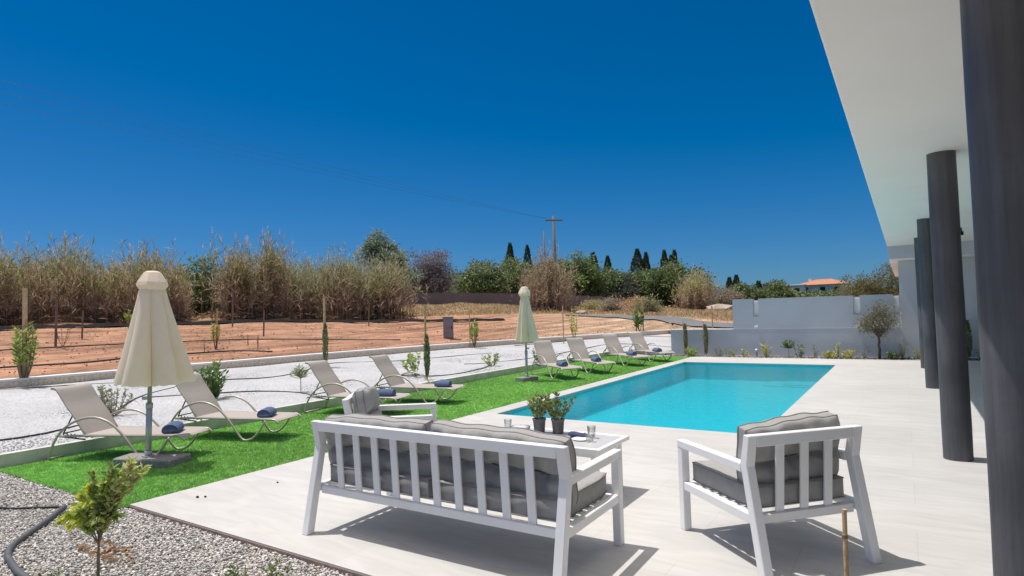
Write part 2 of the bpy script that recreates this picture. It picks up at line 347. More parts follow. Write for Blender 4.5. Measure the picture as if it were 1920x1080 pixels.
# ---------------------------------------------------------------- terrain of the field outside the garden
KERB = [(-16.4, -14, .45), (-15.25, 4.4, .45), (-14.95, 8, .45), (-14.6, 12.1, .45), (-13.75, 16.5, .45), (-12.45, 20.8, .45), (-9.5, 28.6, .45)]
BOUND = KERB + [(-6.46, 19.9, .45), (-4.4, 19.75, .5), (12, 19.75, .5), (12, -14, .3)]
PROF = [(-180, [(30, .3), (600, 1)]), (-90, [(30, .4), (600, 1)]), (-6.6, [(30, .7), (60, 1.1), (150, 2.3), (600, 3)]),
        (1.3, [(30, .7), (60, 1.3), (150, 2.3), (600, 3)]), (13, [(28, .63), (55, 1.13), (100, 1.8), (150, 2.5), (600, 4)]),
        (19, [(30, .48), (34, .88), (60, 1.23), (100, 1.8), (150, 2.5), (600, 4)]), (23.4, [(45, 1.12), (80, 1.86), (150, 3), (600, 4)]),
        (30.8, [(45, 1.36), (75, 2.25), (150, 3.5), (600, 5)]), (38.3, [(45, 1.45), (70, 2.6), (150, 4), (600, 6)]),
        (45.7, [(41, 1.33), (60, 2.1), (80, 3), (150, 4), (600, 6)]), (59, [(38, 1.55), (60, 2.1), (150, 4), (600, 6)]),
        (73, [(38, 1.74), (60, 2.0), (150, 4), (600, 6)]), (110, [(38, 1.6), (150, 3), (600, 5)]), (180, [(30, .3), (600, 1)])]

def bound_r(a):
    dx, dy = -math.sin(a), math.cos(a); best = None
    n = len(BOUND)
    for i in range(n):
        x1, y1, z1 = BOUND[i]; x2, y2, z2 = BOUND[(i + 1) % n]; ex, ey = x2 - x1, y2 - y1
        den = dx * ey - dy * ex
        if abs(den) < 1e-9: continue
        t = (x1 * ey - y1 * ex) / den; u = (x1 * dy - y1 * dx) / den
        if t > 0 and -1e-6 <= u <= 1 + 1e-6 and (best is None or t < best[0]): best = (t, z1 + (z2 - z1) * u)
    return best

def terr(x, y):
    a = math.degrees(math.atan2(-x, y)); r = math.hypot(x, y); b = bound_r(math.radians(a)); r0, z0 = b[0], b[1] - .03
    if r <= r0: return z0
    def zz(pr):
        p = [(r0, z0)] + [q for q in pr if q[0] > r0 + 2]
        return float(np.interp(r, [q[0] for q in p], [q[1] for q in p]))
    for i in range(len(PROF) - 1):
        if PROF[i][0] <= a <= PROF[i + 1][0]:
            t = (a - PROF[i][0]) / (PROF[i + 1][0] - PROF[i][0]); t = t * t * (3 - 2 * t)
            return zz(PROF[i][1]) * (1 - t) + zz(PROF[i + 1][1]) * t
    return z0
#TERR_END
def build_field():
    angs = sorted(set([round(x, 3) for x in np.arange(-180, -12, 4)] + [round(x, 3) for x in np.arange(-12, 80, .5)] + [round(x, 3) for x in np.arange(80, 180, 4)] + [round(math.degrees(math.atan2(-p[0], p[1])), 3) for p in BOUND]))
    K = 70; V = []; F = []; C = []
    for a in angs:
        ar = math.radians(a); r0, z0 = bound_r(ar)
        for k in range(K):
            r = r0 * (900 / r0) ** ((k / (K - 1)) ** 1.35)
            x, y = -math.sin(ar) * r, math.cos(ar) * r
            z = terr(x, y)
            if k > 1 and r < 60 and not (a < 32 and r > 21): z += .05 * math.sin(x * 1.3 + y * .4) * math.sin(y * .9 - x * .5) + .03 * math.sin(x * 3.1 + y) 
            V.append((x, y, z))
    n = len(angs)
    for i in range(n):
        j = (i + 1) % n
        for k in range(K - 1):
            F.append((i * K + k, i * K + k + 1, j * K + k + 1, j * K + k))
            x, y, _ = V[i * K + k]; a = math.degrees(math.atan2(-x, y)); r = math.hypot(x, y)
            red = np.array((.43, .24, .155)); pale = np.array((.52, .36, .24)); dry = np.array((.38, .265, .15)); far = np.array((.16, .14, .07))
            t = np.clip((36 - a) / 14, 0, 1); c = red * (1 - t) + pale * t
            g0 = np.interp(a, [13, 23, 40, 75], [31, 43, 41, 36]); t = np.clip((r - g0) / 2.5, 0, 1); c = c * (1 - t) + dry * t
            t = np.clip((r - 90) / 20, 0, 1); c = c * (1 - t) + far * t
            C.append(c)
    tag(np_mesh('field', V, F, M['soil'], colr=np.array(C), smooth=True), kind='structure')
build_field()

# ---------------------------------------------------------------- garden ground
LX0, LX1, DY0, DY1 = -8.2, -5.47, 2.55, 18.45
PX0, PX1, PY0, PY1, PW = -5.17, -1.47, 7.5, 16.7, -.06
def build_deck():
    mb = MB(); t = -.035
    xs = [LX1, PX0, PX1, 9]; ys = [DY0, PY0, PY1, DY1]
    for i in range(3):
        for j in range(3):
            if i == 1 and j == 1: continue
            mb.add([(xs[i], ys[j], 0), (xs[i + 1], ys[j], 0), (xs[i + 1], ys[j + 1], 0), (xs[i], ys[j + 1], 0)], [(0, 1, 2, 3)])
    def skirt(a, b, z): mb.add([(a[0], a[1], 0), (b[0], b[1], 0), (b[0], b[1], z), (a[0], a[1], z)], [(0, 3, 2, 1)])
    skirt((LX1, DY0), (9, DY0), -.012); skirt((LX1, DY1), (LX1, DY0), -.03); skirt((9, DY1), (LX1, DY1), -.1)
    for a, b in (((PX0, PY0), (PX1, PY0)), ((PX1, PY0), (PX1, PY1)), ((PX1, PY1), (PX0, PY1)), ((PX0, PY1), (PX0, PY0))): skirt(b, a, -.03)
    o = mb.build('pool_deck', M['deck']); tag(o, kind='structure')
    mb = MB()   # mortar bed under the tile edge
    mb.box(((LX1 + 9) / 2, DY0 + .022, -.0575), (9 - LX1, .05, .09)); 
    tag(mb.build('deck_foundation', pmat('mortar_bed', (.42, .29, .24), .9, .2, 20)), kind='structure')
build_deck()

def build_pool():
    mb = MB(); e = .012; x0, x1, y0, y1 = PX0 - e, PX1 + e, PY0 - e, PY1 + e; d = -.46
    mb.add([(x0, y0, d), (x1, y0, d), (x1, y1, d), (x0, y1, d)], [(0, 1, 2, 3)])
    c = [(x0, y0), (x1, y0), (x1, y1), (x0, y1)]
    for i in range(4):
        a, b = c[i], c[(i + 1) % 4]; mb.add([(*a, -.031), (*b, -.031), (*b, d), (*a, d)], [(0, 1, 2, 3)])
    # steps in the far right corner
    for k in range(2):
        w = 1.5 - k * .4; hgt = .016 + .02 * k
        mb.box((x1 - w / 2 - .002, y1 - w * .55 / 2 - .002 - .1, d + hgt / 2 + .002), (w, w * .55 + .2, hgt))
    tag(mb.build('pool_basin', M['tile']), kind='structure')
    mb = MB(); mb.add([(x0, y0, PW), (x1, y0, PW), (x1, y1, PW), (x0, y1, PW)], [(0, 1, 2, 3)])
    tag(mb.build('pool_water', M['water']), kind='structure')
    # white return-jet strips on the long wall
    for i, (y, lab) in enumerate(((10.0, 'small white return jet fitting on the long pool wall nearer the camera'), (12.2, 'small white return jet fitting on the long pool wall nearer the far end'))):
        o = MB().tube([(PX0 - .012, y, -.14), (PX0 + .01, y, -.14)], .04, 12).build('pool_jet', M['white']); tag(o, lab, 'pool fitting', 'return jets on the long pool wall')
build_pool()

def plane(name, poly, z, m):
    mb = MB(); mb.add([(x, y, z) for x, y in poly], [tuple(range(len(poly)))]); return tag(mb.build(name, m), kind='structure')
plane('lawn_ground', [(-8.2, 2.5), (-5.475, 2.545), (-5.475, 18.6), (-8.2, 18.6)], -.022, M['turf'])
plane('gravel_ground', [(-16, -13), (9, -13), (9, 2.54), (-5.47, 2.54), (-8.2, 2.49), (-16, 2.2)], -.042, M['ggravel'])
plane('planting_bed_ground', [(-8.1, 18.45), (12, 18.45), (12, 19.8), (-6.6, 19.8), (-8.1, 19.3)], -.03, M['ggravel'])

def poly_dist(x, y, P):
    d = 1e9
    for (a, b) in zip(P[:-1], P[1:]):
        ex, ey = b[0] - a[0], b[1] - a[1]; t = max(0, min(1, ((x - a[0]) * ex + (y - a[1]) * ey) / (ex * ex + ey * ey))); q = math.hypot(x - a[0] - ex * t, y - a[1] - ey * t)
        if q < d: d = q; z = a[2] + (b[2] - a[2]) * t
    return d, z
LK = [(-8.26, -14, .11), (-8.26, 18.35, .11), (-7.6, 18.95, .11), (-6.45, 19.4, .11), (-6.45, 28, .2)]
def gz(x, y):   # height of the white gravel bed, rising from the lawn kerb to the field kerb
    d1, z1 = poly_dist(x, y, LK); d2, z2 = poly_dist(x, y, KERB); d1 = max(0, d1 - .05); d2 = max(0, d2 - .24); t = d1 / (d1 + d2 + 1e-6) if d1 + d2 > 0 else 1.0; 
    return z1 + (z2 - .17 - z1) * t
def build_white_gravel():
    V = []; F = []; ys = np.linspace(-6, 28.4, 76); K = 24
    for y in ys:
        # kerb x at this y
        kx = float(np.interp(y, [p[1] for p in KERB], [p[0] for p in KERB]))
        for k in range(K):
            x0 = -8.3 if y < 18.35 else -8.26 + (y - 18.35) / 1.05 * 1.8; x0 = min(x0, -6.46); x = x0 + (kx - x0) * k / (K - 1)
            V.append((x, y, gz(x, y) + .012 * math.sin(x * 2.3 + y) * math.sin(y * 1.7)))
    for i in range(len(ys) - 1):
        for k in range(K - 1): F.append((i * K + k, i * K + k + 1, (i + 1) * K + k + 1, (i + 1) * K + k)[::-1])
    tag(np_mesh('white_gravel_bed', V, F, M['wgravel'], smooth=True), kind='structure')
build_white_gravel()

# low kerb between lawn and white gravel, kerb at the field
def wall_path(name, pts, w, z0, m, topm=None, label=None, cat=None):
    root = empty(name, (pts[0][0], pts[0][1], 0), 0, label, cat); ox, oy = pts[0][0], pts[0][1]
    def off(i, d):
        a = Vector(pts[max(i - 1, 0)][:2]); b = Vector(pts[min(i + 1, len(pts) - 1)][:2]); t = (b - a).normalized(); n = Vector((-t.y, t.x)); return Vector(pts[i][:2]) + n * d
    def strip(name, w, zb, zt, m):
        mb = MB(); V = []
        for i, p in enumerate(pts):
            l, r = off(i, w / 2), off(i, -w / 2)
            V += [(l.x - ox, l.y - oy, zb(p)), (l.x - ox, l.y - oy, zt(p)), (r.x - ox, r.y - oy, zt(p)), (r.x - ox, r.y - oy, zb(p))]
        F = []
        for i in range(len(pts) - 1):
            a, b = i * 4, i * 4 + 4
            F += [(a + k, a + (k + 1) % 4, b + (k + 1) % 4, b + k) for k in range(4)]
        n = (len(pts) - 1) * 4; F += [(0, 3, 2, 1), (n, n + 1, n + 2, n + 3)]
        mb.add(V, F); return mb.build(name, m, root)
    if topm:
        strip('kerb_face', w, lambda p: p[2] - .55, lambda p: p[2] - .03, m); strip('capping', w + .02, lambda p: p[2] - .028, lambda p: p[2] + .01, topm)
    else: strip('kerb_face', w, lambda p: z0, lambda p: p[2], m)
    return root
wall_path('lawn_kerb', [(-8.26, -5, .13), (-8.26, 2.4, .13), (-8.26, 10, .13), (-8.26, 18.35, .12), (-7.6, 18.95, .12), (-6.62, 19.35, .1)], .1, -.1, M['kerb'], None, 'low grey concrete kerb between the lawn and the white gravel', 'kerb')
wall_path('field_kerb', [(x + .12, y, z) for x, y, z in KERB], .3, 0, M['kerbface'], M['cap'], 'long low kerb wall with white capping between white gravel and red soil', 'kerb')

# artificial grass blades, pebbles, chips
def build_blades():
    n = 230000
    y = 2.5 + (18.6 - 2.5) * rng.random(n) ** 1.7; x = LX0 + (LX1 - .01 - LX0) * rng.random(n)
    h = rng.uniform(.012, .026, n); w = rng.uniform(.004, .008, n) * (1 + (y - 2.5) * .08); a = rng.uniform(0, 6.283, n); la = rng.uniform(0, 6.283, n); lean = rng.uniform(0, .03, n)
    z0 = -.022
    V = np.zeros((n, 3, 3)); V[:, 0] = np.stack([x - np.cos(a) * w, y - np.sin(a) * w, np.full(n, z0)], 1); V[:, 1] = np.stack([x + np.cos(a) * w, y + np.sin(a) * w, np.full(n, z0)], 1)
    V[:, 2] = np.stack([x + np.cos(la) * lean, y + np.sin(la) * lean, z0 + h], 1)
    t = rng.random((n, 1)); g = np.sin(x * 1.7 + y * .6)[:, None] * .08 + np.sin(y * 2.6 - x)[:, None] * .05
    C = np.array([[.26, .52, .11]]) * (1 - t) + np.array([[.38, .70, .20]]) * t; C = C * (1 + g)
    F = np.arange(n * 3).reshape(n, 3)
    tag(np_mesh('artificial_grass', V.reshape(-1, 3), F, M['grass'], colr=C), 'bright green artificial grass strip with short blades', 'artificial grass', kind='stuff')
build_blades()

def ico():
    t = (1 + 5 ** .5) / 2; v = np.array([(-1, t, 0), (1, t, 0), (-1, -t, 0), (1, -t, 0), (0, -1, t), (0, 1, t), (0, -1, -t), (0, 1, -t), (t, 0, -1), (t, 0, 1), (-t, 0, -1), (-t, 0, 1)], float)
    v /= np.linalg.norm(v[0]); f = np.array([(0, 11, 5), (0, 5, 1), (0, 1, 7), (0, 7, 10), (0, 10, 11), (1, 5, 9), (5, 11, 4), (11, 10, 2), (10, 7, 6), (7, 1, 8), (3, 9, 4), (3, 4, 2), (3, 2, 6), (3, 6, 8), (3, 8, 9), (4, 9, 5), (2, 4, 11), (6, 2, 10), (8, 6, 7), (9, 8, 1)])
    return v, f
OCT = (np.array([(1, 0, 0), (-1, 0, 0), (0, 1, 0), (0, -1, 0), (0, 0, 1), (0, 0, -1)], float), np.array([(0, 2, 4), (2, 1, 4), (1, 3, 4), (3, 0, 4), (2, 0, 5), (1, 2, 5), (3, 1, 5), (0, 3, 5)]))
def scatter(name, xyz, smin, smax, cols, base, label, cat, mat=None, weights=None):
    v, f = base; n = len(xyz); s = rng.uniform(smin, smax, (n, 1, 1)); ax = rng.uniform(.6, 1.15, (n, 1, 3)); ax[:, :, 2] *= .75
    jit = rng.uniform(.8, 1.2, (n, len(v), 1)); P = v[None] * jit * ax * s
    a = rng.uniform(0, 6.283, n); b = rng.uniform(-.5, .5, n)
    ca, sa = np.cos(a)[:, None], np.sin(a)[:, None]; cb, sb = np.cos(b)[:, None], np.sin(b)[:, None]
    X, Y, Z = P[..., 0], P[..., 1], P[..., 2]; Y, Z = Y * cb - Z * sb, Y * sb + Z * cb; X, Y = X * ca - Y * sa, X * sa + Y * ca
    P = np.stack([X, Y, Z], 2) + np.asarray(xyz)[:, None, :]
    F = f[None] + (np.arange(n) * len(v))[:, None, None]
    cols = np.array(cols); C = cols[rng.choice(len(cols), n, p=weights)] * rng.uniform(.75, 1.2, (n, 1)); C = np.repeat(C, len(f), 0)
    o = np_mesh(name, P.reshape(-1, 3), F.reshape(-1, 3), mat or M['pebble'], colr=C, smooth=False)
    return tag(o, label, cat, kind='stuff')
GC = [tuple(min(.85, q * 1.3) for q in t) for t in [(.50, .475, .44), (.40, .38, .355), (.30, .285, .265), (.62, .60, .56), (.44, .38, .34), (.16, .15, .14), (.42, .43, .45), (.55, .53, .5)]]
n = 85000; y = 2.535 - 1.9 * rng.random(n) ** 1.15; x = -10.5 + 9.5 * rng.random(n)
k = (y < 2.53 + np.minimum(0, (x + 5.47) * .016)); x, y = x[k], y[k]
scatter('grey_gravel', np.stack([x, y, -.036 + rng.uniform(0, .014, len(x))], 1), .0045, .0125, GC, ico(), 'loose grey and beige pebbles in the bed beside the paving', 'gravel')
n = 5000; x = -6.4 + 12 * rng.random(n); y = 18.5 + .95 * rng.random(n)
scatter('bed_gravel', np.stack([x, y, -.03 + rng.uniform(0, .02, n)], 1), .012, .03, [(.45, .42, .38), (.30, .28, .26), (.55, .5, .46)], OCT, 'pale pebbles in the narrow planting bed along the far wall', 'gravel')
n = 16000; u = rng.random(n) ** 1.6; x = -8.33 - 4.7 * u; y = 2.0 + 16 * rng.random(n) ** 1.5
scatter('white_chips', np.stack([x, y, np.array([gz(a, b) for a, b in zip(x, y)]) - .003], 1), .007, .016, [(.68, .68, .70), (.60, .60, .62), (.52, .52, .54)], OCT, 'loose white marble chips covering the long garden bed', 'gravel')
n = 4000; a = np.radians(rng.uniform(10, 76, n)); r = 16 + 20 * rng.random(n) ** 1.2; x, y = -np.sin(a) * r, np.cos(a) * r
k = np.array([bound_r(t)[0] + .4 < q for t, q in zip(a, r)]); x, y, a = x[k], y[k], a[k]
scatter('soil_clods', np.stack([x, y, np.array([terr(p, q) for p, q in zip(x, y)]) + .02], 1), .012, .04, [(.42, .20, .11), (.30, .14, .075), (.48, .30, .19), (.55, .45, .36)], OCT, 'clods and small stones lying on the red field soil', 'soil clods', weights=[.4, .3, .2, .1])

# road across the field, black sheet along the reeds
def strip_on_terrain(name, A, B, dz, m):
    V = []; F = []; n = 40
    def at(P, t):
        q = t * (len(P) - 1); i = min(int(q), len(P) - 2); f = q - i; return (P[i][0] * (1 - f) + P[i + 1][0] * f, P[i][1] * (1 - f) + P[i + 1][1] * f)
    for i in range(n + 1):
        a, b = at(A, i / n), at(B, i / n)
        for s in range(5):
            x = a[0] + (b[0] - a[0]) * s / 4; y = a[1] + (b[1] - a[1]) * s / 4; V.append((x, y, terr(x, y) + dz))
    for i in range(n):
        for s in range(4): F.append((i * 5 + s, i * 5 + s + 1, i * 5 + s + 6, i * 5 + s + 5))
    return tag(np_mesh(name, V, F, m, smooth=True), kind='structure')
#ROAD
ROAD_U = [(-20.5, 38.8), (-19.2, 39.6), (-16.9, 39.9), (-14.6, 38.6), (-11.3, 35.0), (-9.2, 32.0), (-6.6, 28.8), (-3, 25.0), (2, 22.5)]
ROAD_L = [(-19.8, 37.5), (-18.2, 37.6), (-15.7, 37.0), (-12.5, 33.0), (-10.6, 31.1), (-8.6, 28.9), (-6.6, 25.9), (-3, 22.6), (1, 21.0)]
strip_on_terrain('road', [(x, y) for x, y in ROAD_U], ROAD_L, .06, M['asphalt'])
SH = [(-30.3, 3), (-30.2, 9.3), (-30.2, 13.1), (-29.4, 17.7), (-28.3, 23.4), (-23.9, 27.2), (-20.2, 30.2)]
def build_sheet():
    mb = MB(); P = smoothcurve([(x, y, 0) for x, y in SH], 10); V = []
    for i, p in enumerate(P):
        for k, (o, h) in enumerate(((-.35, .0), (-.12, .1), (.12, .12), (.35, .0))):
            q = Vector((p.x - o, p.y + o * .4)); V.append((q.x, q.y, terr(q.x, q.y) + .03 + h + .03 * math.sin(i * 1.9 + k)))
    F = [(i * 4 + k, i * 4 + k + 1, i * 4 + k + 5, i * 4 + k + 4) for i in range(len(P) - 1) for k in range(3)]
    mb.add(V, F); tag(mb.build('weed_sheet', M['black']), 'long ruffled strip of black plastic sheet laid along the foot of the reeds', 'plastic sheet')
build_sheet()

# ---------------------------------------------------------------- villa
def build_villa():
    root = empty('villa', (0, 0, 0), 0, 'modern white villa with an overhanging flat roof on round dark columns beside the terrace', 'house')
    ZS = 2.91
    mb = MB(); mb.box((4.85, 7.65, ZS + .2), (10.32, 21.3, .4), None, .01); mb.build('roof', M['soffit'], root)
    for i, y in enumerate((3.02, 7.13, 12.70, 16.38)):
        n = 40; r = .118
        prof = [(r, 0)] + [(r, .01)] + [(r + .0012 * math.sin(k * 1.7), .05 + k * .28) for k in range(11)] + [(r, ZS + .001)]
        mb = MB().lathe(prof, n, (0, 0, 0)); o = mb.build('column', M['column'], root, True); o.location = (.36, y, 0)
    # far wing: lower wall, upper fascia that juts out, its white underside
    mb = MB(); mb.box((6.0, 25.4, 1.30), (12.2, 12.0, 2.56), None); mb.build('wing_wall', M['wall2'], root)
    mb = MB(); mb.box((5.85, 25.0, 2.92), (12.3, 13.2, .64), None); mb.build('wing_fascia', M['wall'], root)
    mb = MB(); mb.box((5.85, 25.0, 2.592), (12.28, 13.18, .012), None); mb.build('wing_soffit', M['soffit'], root)
    # house wall under the roof with sliding doors
    mb = MB(); X = 5.2; segs = [(-2.8, 1), (4.6, 6.2), (9.8, 11.6), (15.2, 18.2)]
    for a, b in segs: mb.box((X + .1, (a + b) / 2, ZS / 2), (.2, b - a, ZS - .004))
    mb.box((X + .1, 7.7, ZS - .2), (.19, 21, .39)); mb.build('wall', M['cap'], root)
    for a, b in ((1, 4.6), (6.2, 9.8), (11.6, 15.2)):
        f = MB()
        for yy in (a + .035, (a + b) / 2, b - .035): f.box((X + .09, yy, 1.26), (.08, .07, 2.5))
        f.box((X + .088, (a + b) / 2, 2.47), (.07, b - a - .15, .06)); f.box((X + .088, (a + b) / 2, .04), (.07, b - a - .15, .06))
        d = f.build('sliding_door', M['box'], root); MB().box((X + .12, (a + b) / 2, 1.25), (.02, b - a - .15, 2.38)).build('pane', M['dark'], d)
    cam_ = MB().box((1.0, 14.8, 2.80), (.07, .10, .07), None, .008).tube([(1.0, 14.8, 2.83), (1.0, 14.8, ZS)], .015).build('ceiling_spotlight', M['black'], root)
build_villa()

# ---------------------------------------------------------------- far boundary wall
def build_wall():
    root = empty('boundary_wall', (-4, 19.5, 0), 0, 'blue grey rendered garden wall stepping down to a low white capped end, behind the pool', 'wall')
    Y = 19.42; oy = 19.5; ox = -4
    def B(mb, x0, x1, y0, y1, z0, z1, bev=0): mb.box(((x0 + x1) / 2 - ox, (y0 + y1) / 2 - oy, (z0 + z1) / 2), (x1 - x0, y1 - y0, z1 - z0), None, bev)
    mb = MB(); slots = [(-3.86, -3.70), (-1.20, -1.04), (-.26, -.12)]
    x = -4.45
    for a, b in slots: B(mb, x, a, Y, Y + .22, -.1, 1.70); x = b
    B(mb, x, -.105, Y, Y + .22, -.1, 1.70)
    for a, b in slots: B(mb, a, b, Y + .002, Y + .22, -.1, 1.17); B(mb, a, b, Y + .10, Y + .22, 1.17, 1.66)
    mb.build('high_wall', M['wall'], root)
    mb = MB(); B(mb, -6.42, -4.45, Y + .002, Y + .22, -.1, .765); mb.build('low_wall', M['wall'], root)
    mb = MB(); B(mb, -6.44, -4.45, Y - .012, Y + .24, .765, .80, .004); mb.build('capping', M['cap'], root)
    mb = MB(); B(mb, -4.45, -.12, Y - .006, Y, .785, .80); mb.build('render_line', M['wall2'], root)
    for a, b in slots:
        mb = MB(); B(mb, a + .002, b - .002, Y + .07, Y + .099, 1.18, 1.62, .004); mb.build('recess_panel', M['cap'], root)
        mb = MB(); B(mb, a + .03, b - .03, Y - .04, Y - .002, .80, .88, .01); mb.build('wall_light', M['cap'], root)
build_wall()

# ---------------------------------------------------------------- cushions and garden sofa set
def cushion(name, w, h, t, tufts=(), crease=None, parent=None, seed=0, p=9, edge=.5, wr=.006, mat=None):
    """cushion lying in the local x/y plane, thickness along z, centred"""
    rr = np.random.default_rng(seed); nu, nv = (64, 60) if crease is not None else (44, 26)
    us = np.sin(np.linspace(-1, 1, nu) * math.pi / 2 * .96) / math.sin(math.pi / 2 * .96); vs_ = np.sin(np.linspace(-1, 1, nv) * math.pi / 2 * .96) / math.sin(math.pi / 2 * .96)
    ph = rr.uniform(0, 6.28, 8); V = []
    def outline(u, v):
        k = 1 - .035 * (abs(u) ** 4) * (abs(v) ** 4)
        return u * w / 2 * k + .004 * math.sin(5 * v + ph[0]), v * h / 2 * k + .006 * math.sin(4 * u + ph[1]) + .004 * math.sin(11 * u + ph[2])
    def thick(u, v, s):
        a = max(0, (1 - abs(u) ** p) * (1 - abs(v) ** p)) ** .45
        z = t / 2 * (edge + (1 - edge) * a) if a > 0 else t / 2 * edge
        x, y = u * w / 2, v * h / 2
        for (tx, ty) in tufts:
            d2 = (x - tx) ** 2 + (y - ty) ** 2; z -= t * .26 * math.exp(-d2 / .0028) + t * .08 * math.exp(-d2 / .02)
        if crease is not None:
            q = y - crease - .012 * math.sin(abs(math.sin(x * math.pi / (w / max(1, len(tufts))))) * 2); z -= t * .34 * math.exp(-(abs(q) / .02) ** 1.4) * (1 - abs(u) ** 12)
        for (tx, ty) in tufts:
            rr_ = math.hypot(x - tx, y - ty); an = math.atan2(y - ty, x - tx); z -= t * .05 * math.exp(-rr_ / .09) * (math.sin(an * 7 + ph[6] + tx * 9) > .2)
        z += a * wr * (math.sin(x * 31 + y * 17 + ph[3]) + .7 * math.sin(x * 53 - y * 29 + ph[4]) + .6 * math.sin(y * 61 + x * 9 + ph[5]))
        return max(.004, z) * s
    for s in (1, -1):
        for j in range(nv):
            for i in range(nu):
                x, y = outline(us[i], vs_[j]); V.append((x, y, thick(us[i], vs_[j], s)))
    F = []; o = nu * nv
    for j in range(nv - 1):
        for i in range(nu - 1):
            a = j * nu + i; F.append((a, a + 1, a + nu + 1, a + nu)); F.append((o + a, o + a + nu, o + a + nu + 1, o + a + 1))
    ring = [i for i in range(nu)] + [j * nu + nu - 1 for j in range(1, nv)] + [(nv - 1) * nu + i for i in range(nu - 2, -1, -1)] + [j * nu for j in range(nv - 2, 0, -1)]
    for k in range(len(ring)):
        a, b = ring[k], ring[(k + 1) % len(ring)]; F.append((a, o + a, o + b, b))
    mb = MB(); mb.add(V, F); c = mb.build(name, mat or M['cushion'], parent, True)
    pp = MB()
    for s in (1, -1):
        pts = [Vector(V[a]) * 1.0 for a in ring]; pts = [Vector((q.x * 1.002, q.y * 1.002, s * abs(q.z))) for q in pts]; pp.tube(pts + [pts[0]], .0045, 5, False)
    pp.build('piping', M['piping'], c, True)
    if crease is not None:   # stitched seam joining the buttons, on both faces
        for s in (1, -1):
            pts = []
            for k in range(37):
                u = -.93 + 1.86 * k / 36; x = u * w / 2; y = crease + .012 * math.sin(abs(math.sin(x * math.pi / (w / max(1, len(tufts))))) * 2); pts.append((x, y, s * (abs(thick(u, y / (h / 2), 1)) + .0005)))
            MB().tube(pts, .0045, 5, False).build('seam', M['seam'], c, True)
    if tufts:
        for tx, ty in tufts:
            bt = MB()
            for s in (1, -1)[:1]: bt.lathe([(.0, .004 * s), (.011, .002 * s), (.012, -.004 * s)], 10, (tx, ty, s * abs(thick(tx / (w / 2), ty / (h / 2), 1)) + .002 * s))
            bt.build('button', M['piping'], c, True)
    return c

D, ZA, ZT, YT, YK, ZK = .887, .60, .768, .088, .125, .60
def seat_frame(root, W, nslat, ncush):
    m = M['white']; hw = W / 2; leg = .058
    for s in (-1, 1):
        x = s * (hw - leg / 2)
        mb = MB(); dp = .062
        # rear leg, one bent piece: profile in y/z
        lo = [(0, 0), (dp, 0), (YK + dp * .95, ZK), (YT + dp * .9, ZT), (YT + .004, ZT), (YK, ZK - .01)]
        b = .004; V = [(x - leg / 2, y, z) for y, z in lo] + [(x + leg / 2, y, z) for y, z in lo]
        n = len(lo); mb.add(V, [tuple(range(n)), tuple(range(n, 2 * n))[::-1]] + [(i, n + i, n + (i + 1) % n, (i + 1) % n) for i in range(n)])
        o = mb.build('leg', m, root); bv = o.modifiers.new('b', 'BEVEL'); bv.width = .004; bv.segments = 1
        mb = MB().box((x, D - .031, (ZA - .052) / 2), (leg - .004, .058, ZA - .052), None, .004); mb.build('leg', m, root)
        mb = MB().box((x, (YK + dp * .9 + D) / 2, ZA - .026), (leg, D - YK - dp * .9, .05), None, .004); mb.build('armrest', m, root)
        mb = MB().box((x, (.11 + D - .062) / 2 + .002, .30), (leg - .012, D - .062 - .118, .052), None, .003); mb.build('side_rail', m, root)
    MB().box((0, YT + .034, ZT - .034), (W - 2 * leg - .001, .050, .066), None, .004).build('top_rail', m, root)
    yr = .155
    MB().box((0, yr, .285), (W - 2 * leg, .05, .05), None, .003).build('seat_rail', m, root)
    MB().box((0, D - .035, .285), (W - 2 * leg, .045, .05), None, .003).build('seat_rail', m, root)
    gap = (W - 2 * leg) / (nslat + 1) if W < 1 else (W - 2 * leg - .03) / (nslat + 1)
    for i in range(nslat):
        x = -(W - 2 * leg) / 2 + gap * (i + 1) + (.0 if W < 1 else .015)
        MB().bar((x, yr - .005, .309), (x, YT + .036, ZT - .066), .055, .014, (1, 0, 0), .002).build('back_slat', m, root)
    for i in range(6):
        y = yr + .09 + i * .092; MB().box((0, y, .3185), (W - 2 * leg, .045, .013), None, .002).build('seat_slat', m, root)
    cw = (W - 2 * leg - .012) / ncush
    for i in range(ncush):
        x = -(W - 2 * leg) / 2 + cw * (i + .5) + .006
        c = cushion('seat_cushion', cw - .012, .66, .13, (), None, root, 3 + i, 22, .86, .0015); c.location = (x, yr + .022 + .33, .393)
        n = 3 if ncush > 1 else 1
        tf = [((k - (n - 1) / 2) * cw / (n + .25), -.03) for k in range(n)] if n > 1 else [(0, -.03)]
        bc = cushion('back_cushion', cw + (.03 if ncush > 1 else 0), .40, .17, tf, -.03, root, 10 + i + int(W * 10), 6, .42, .0045)
        lean = math.atan2(.07, .42); tilt = (.028, -.035)[i] if ncush > 1 else .07
        bc.matrix_local = Matrix.Translation((x - (0.0 if ncush == 1 else (.035 if i == 0 else -.01)), .262, .605 if ncush > 1 else .618)) @ Matrix.Rotation(math.pi / 2 + lean, 4, 'X') @ Matrix.Rotation(tilt, 4, 'Z')
    return root
sofa = seat_frame(empty('garden_sofa', (-2.577, 2.798, 0), .0102, 'long white slatted garden sofa with grey cushions seen from behind', 'sofa'), 2.028, 10, 2)
ac = seat_frame(empty('garden_armchair', (-.435, 3.823, 0), .8317, 'white slatted armchair with grey cushions seen from behind, right of the sofa', 'armchair', 'white garden armchairs round the table'), .783, 3, 1)
ac2 = copy_tree(ac); ac2.location = (-4.543, 3.985, 0); ac2.rotation_euler = (0, 0, -.919); ac2["label"] = 'white armchair with grey cushion facing the table, behind the left end of the sofa'

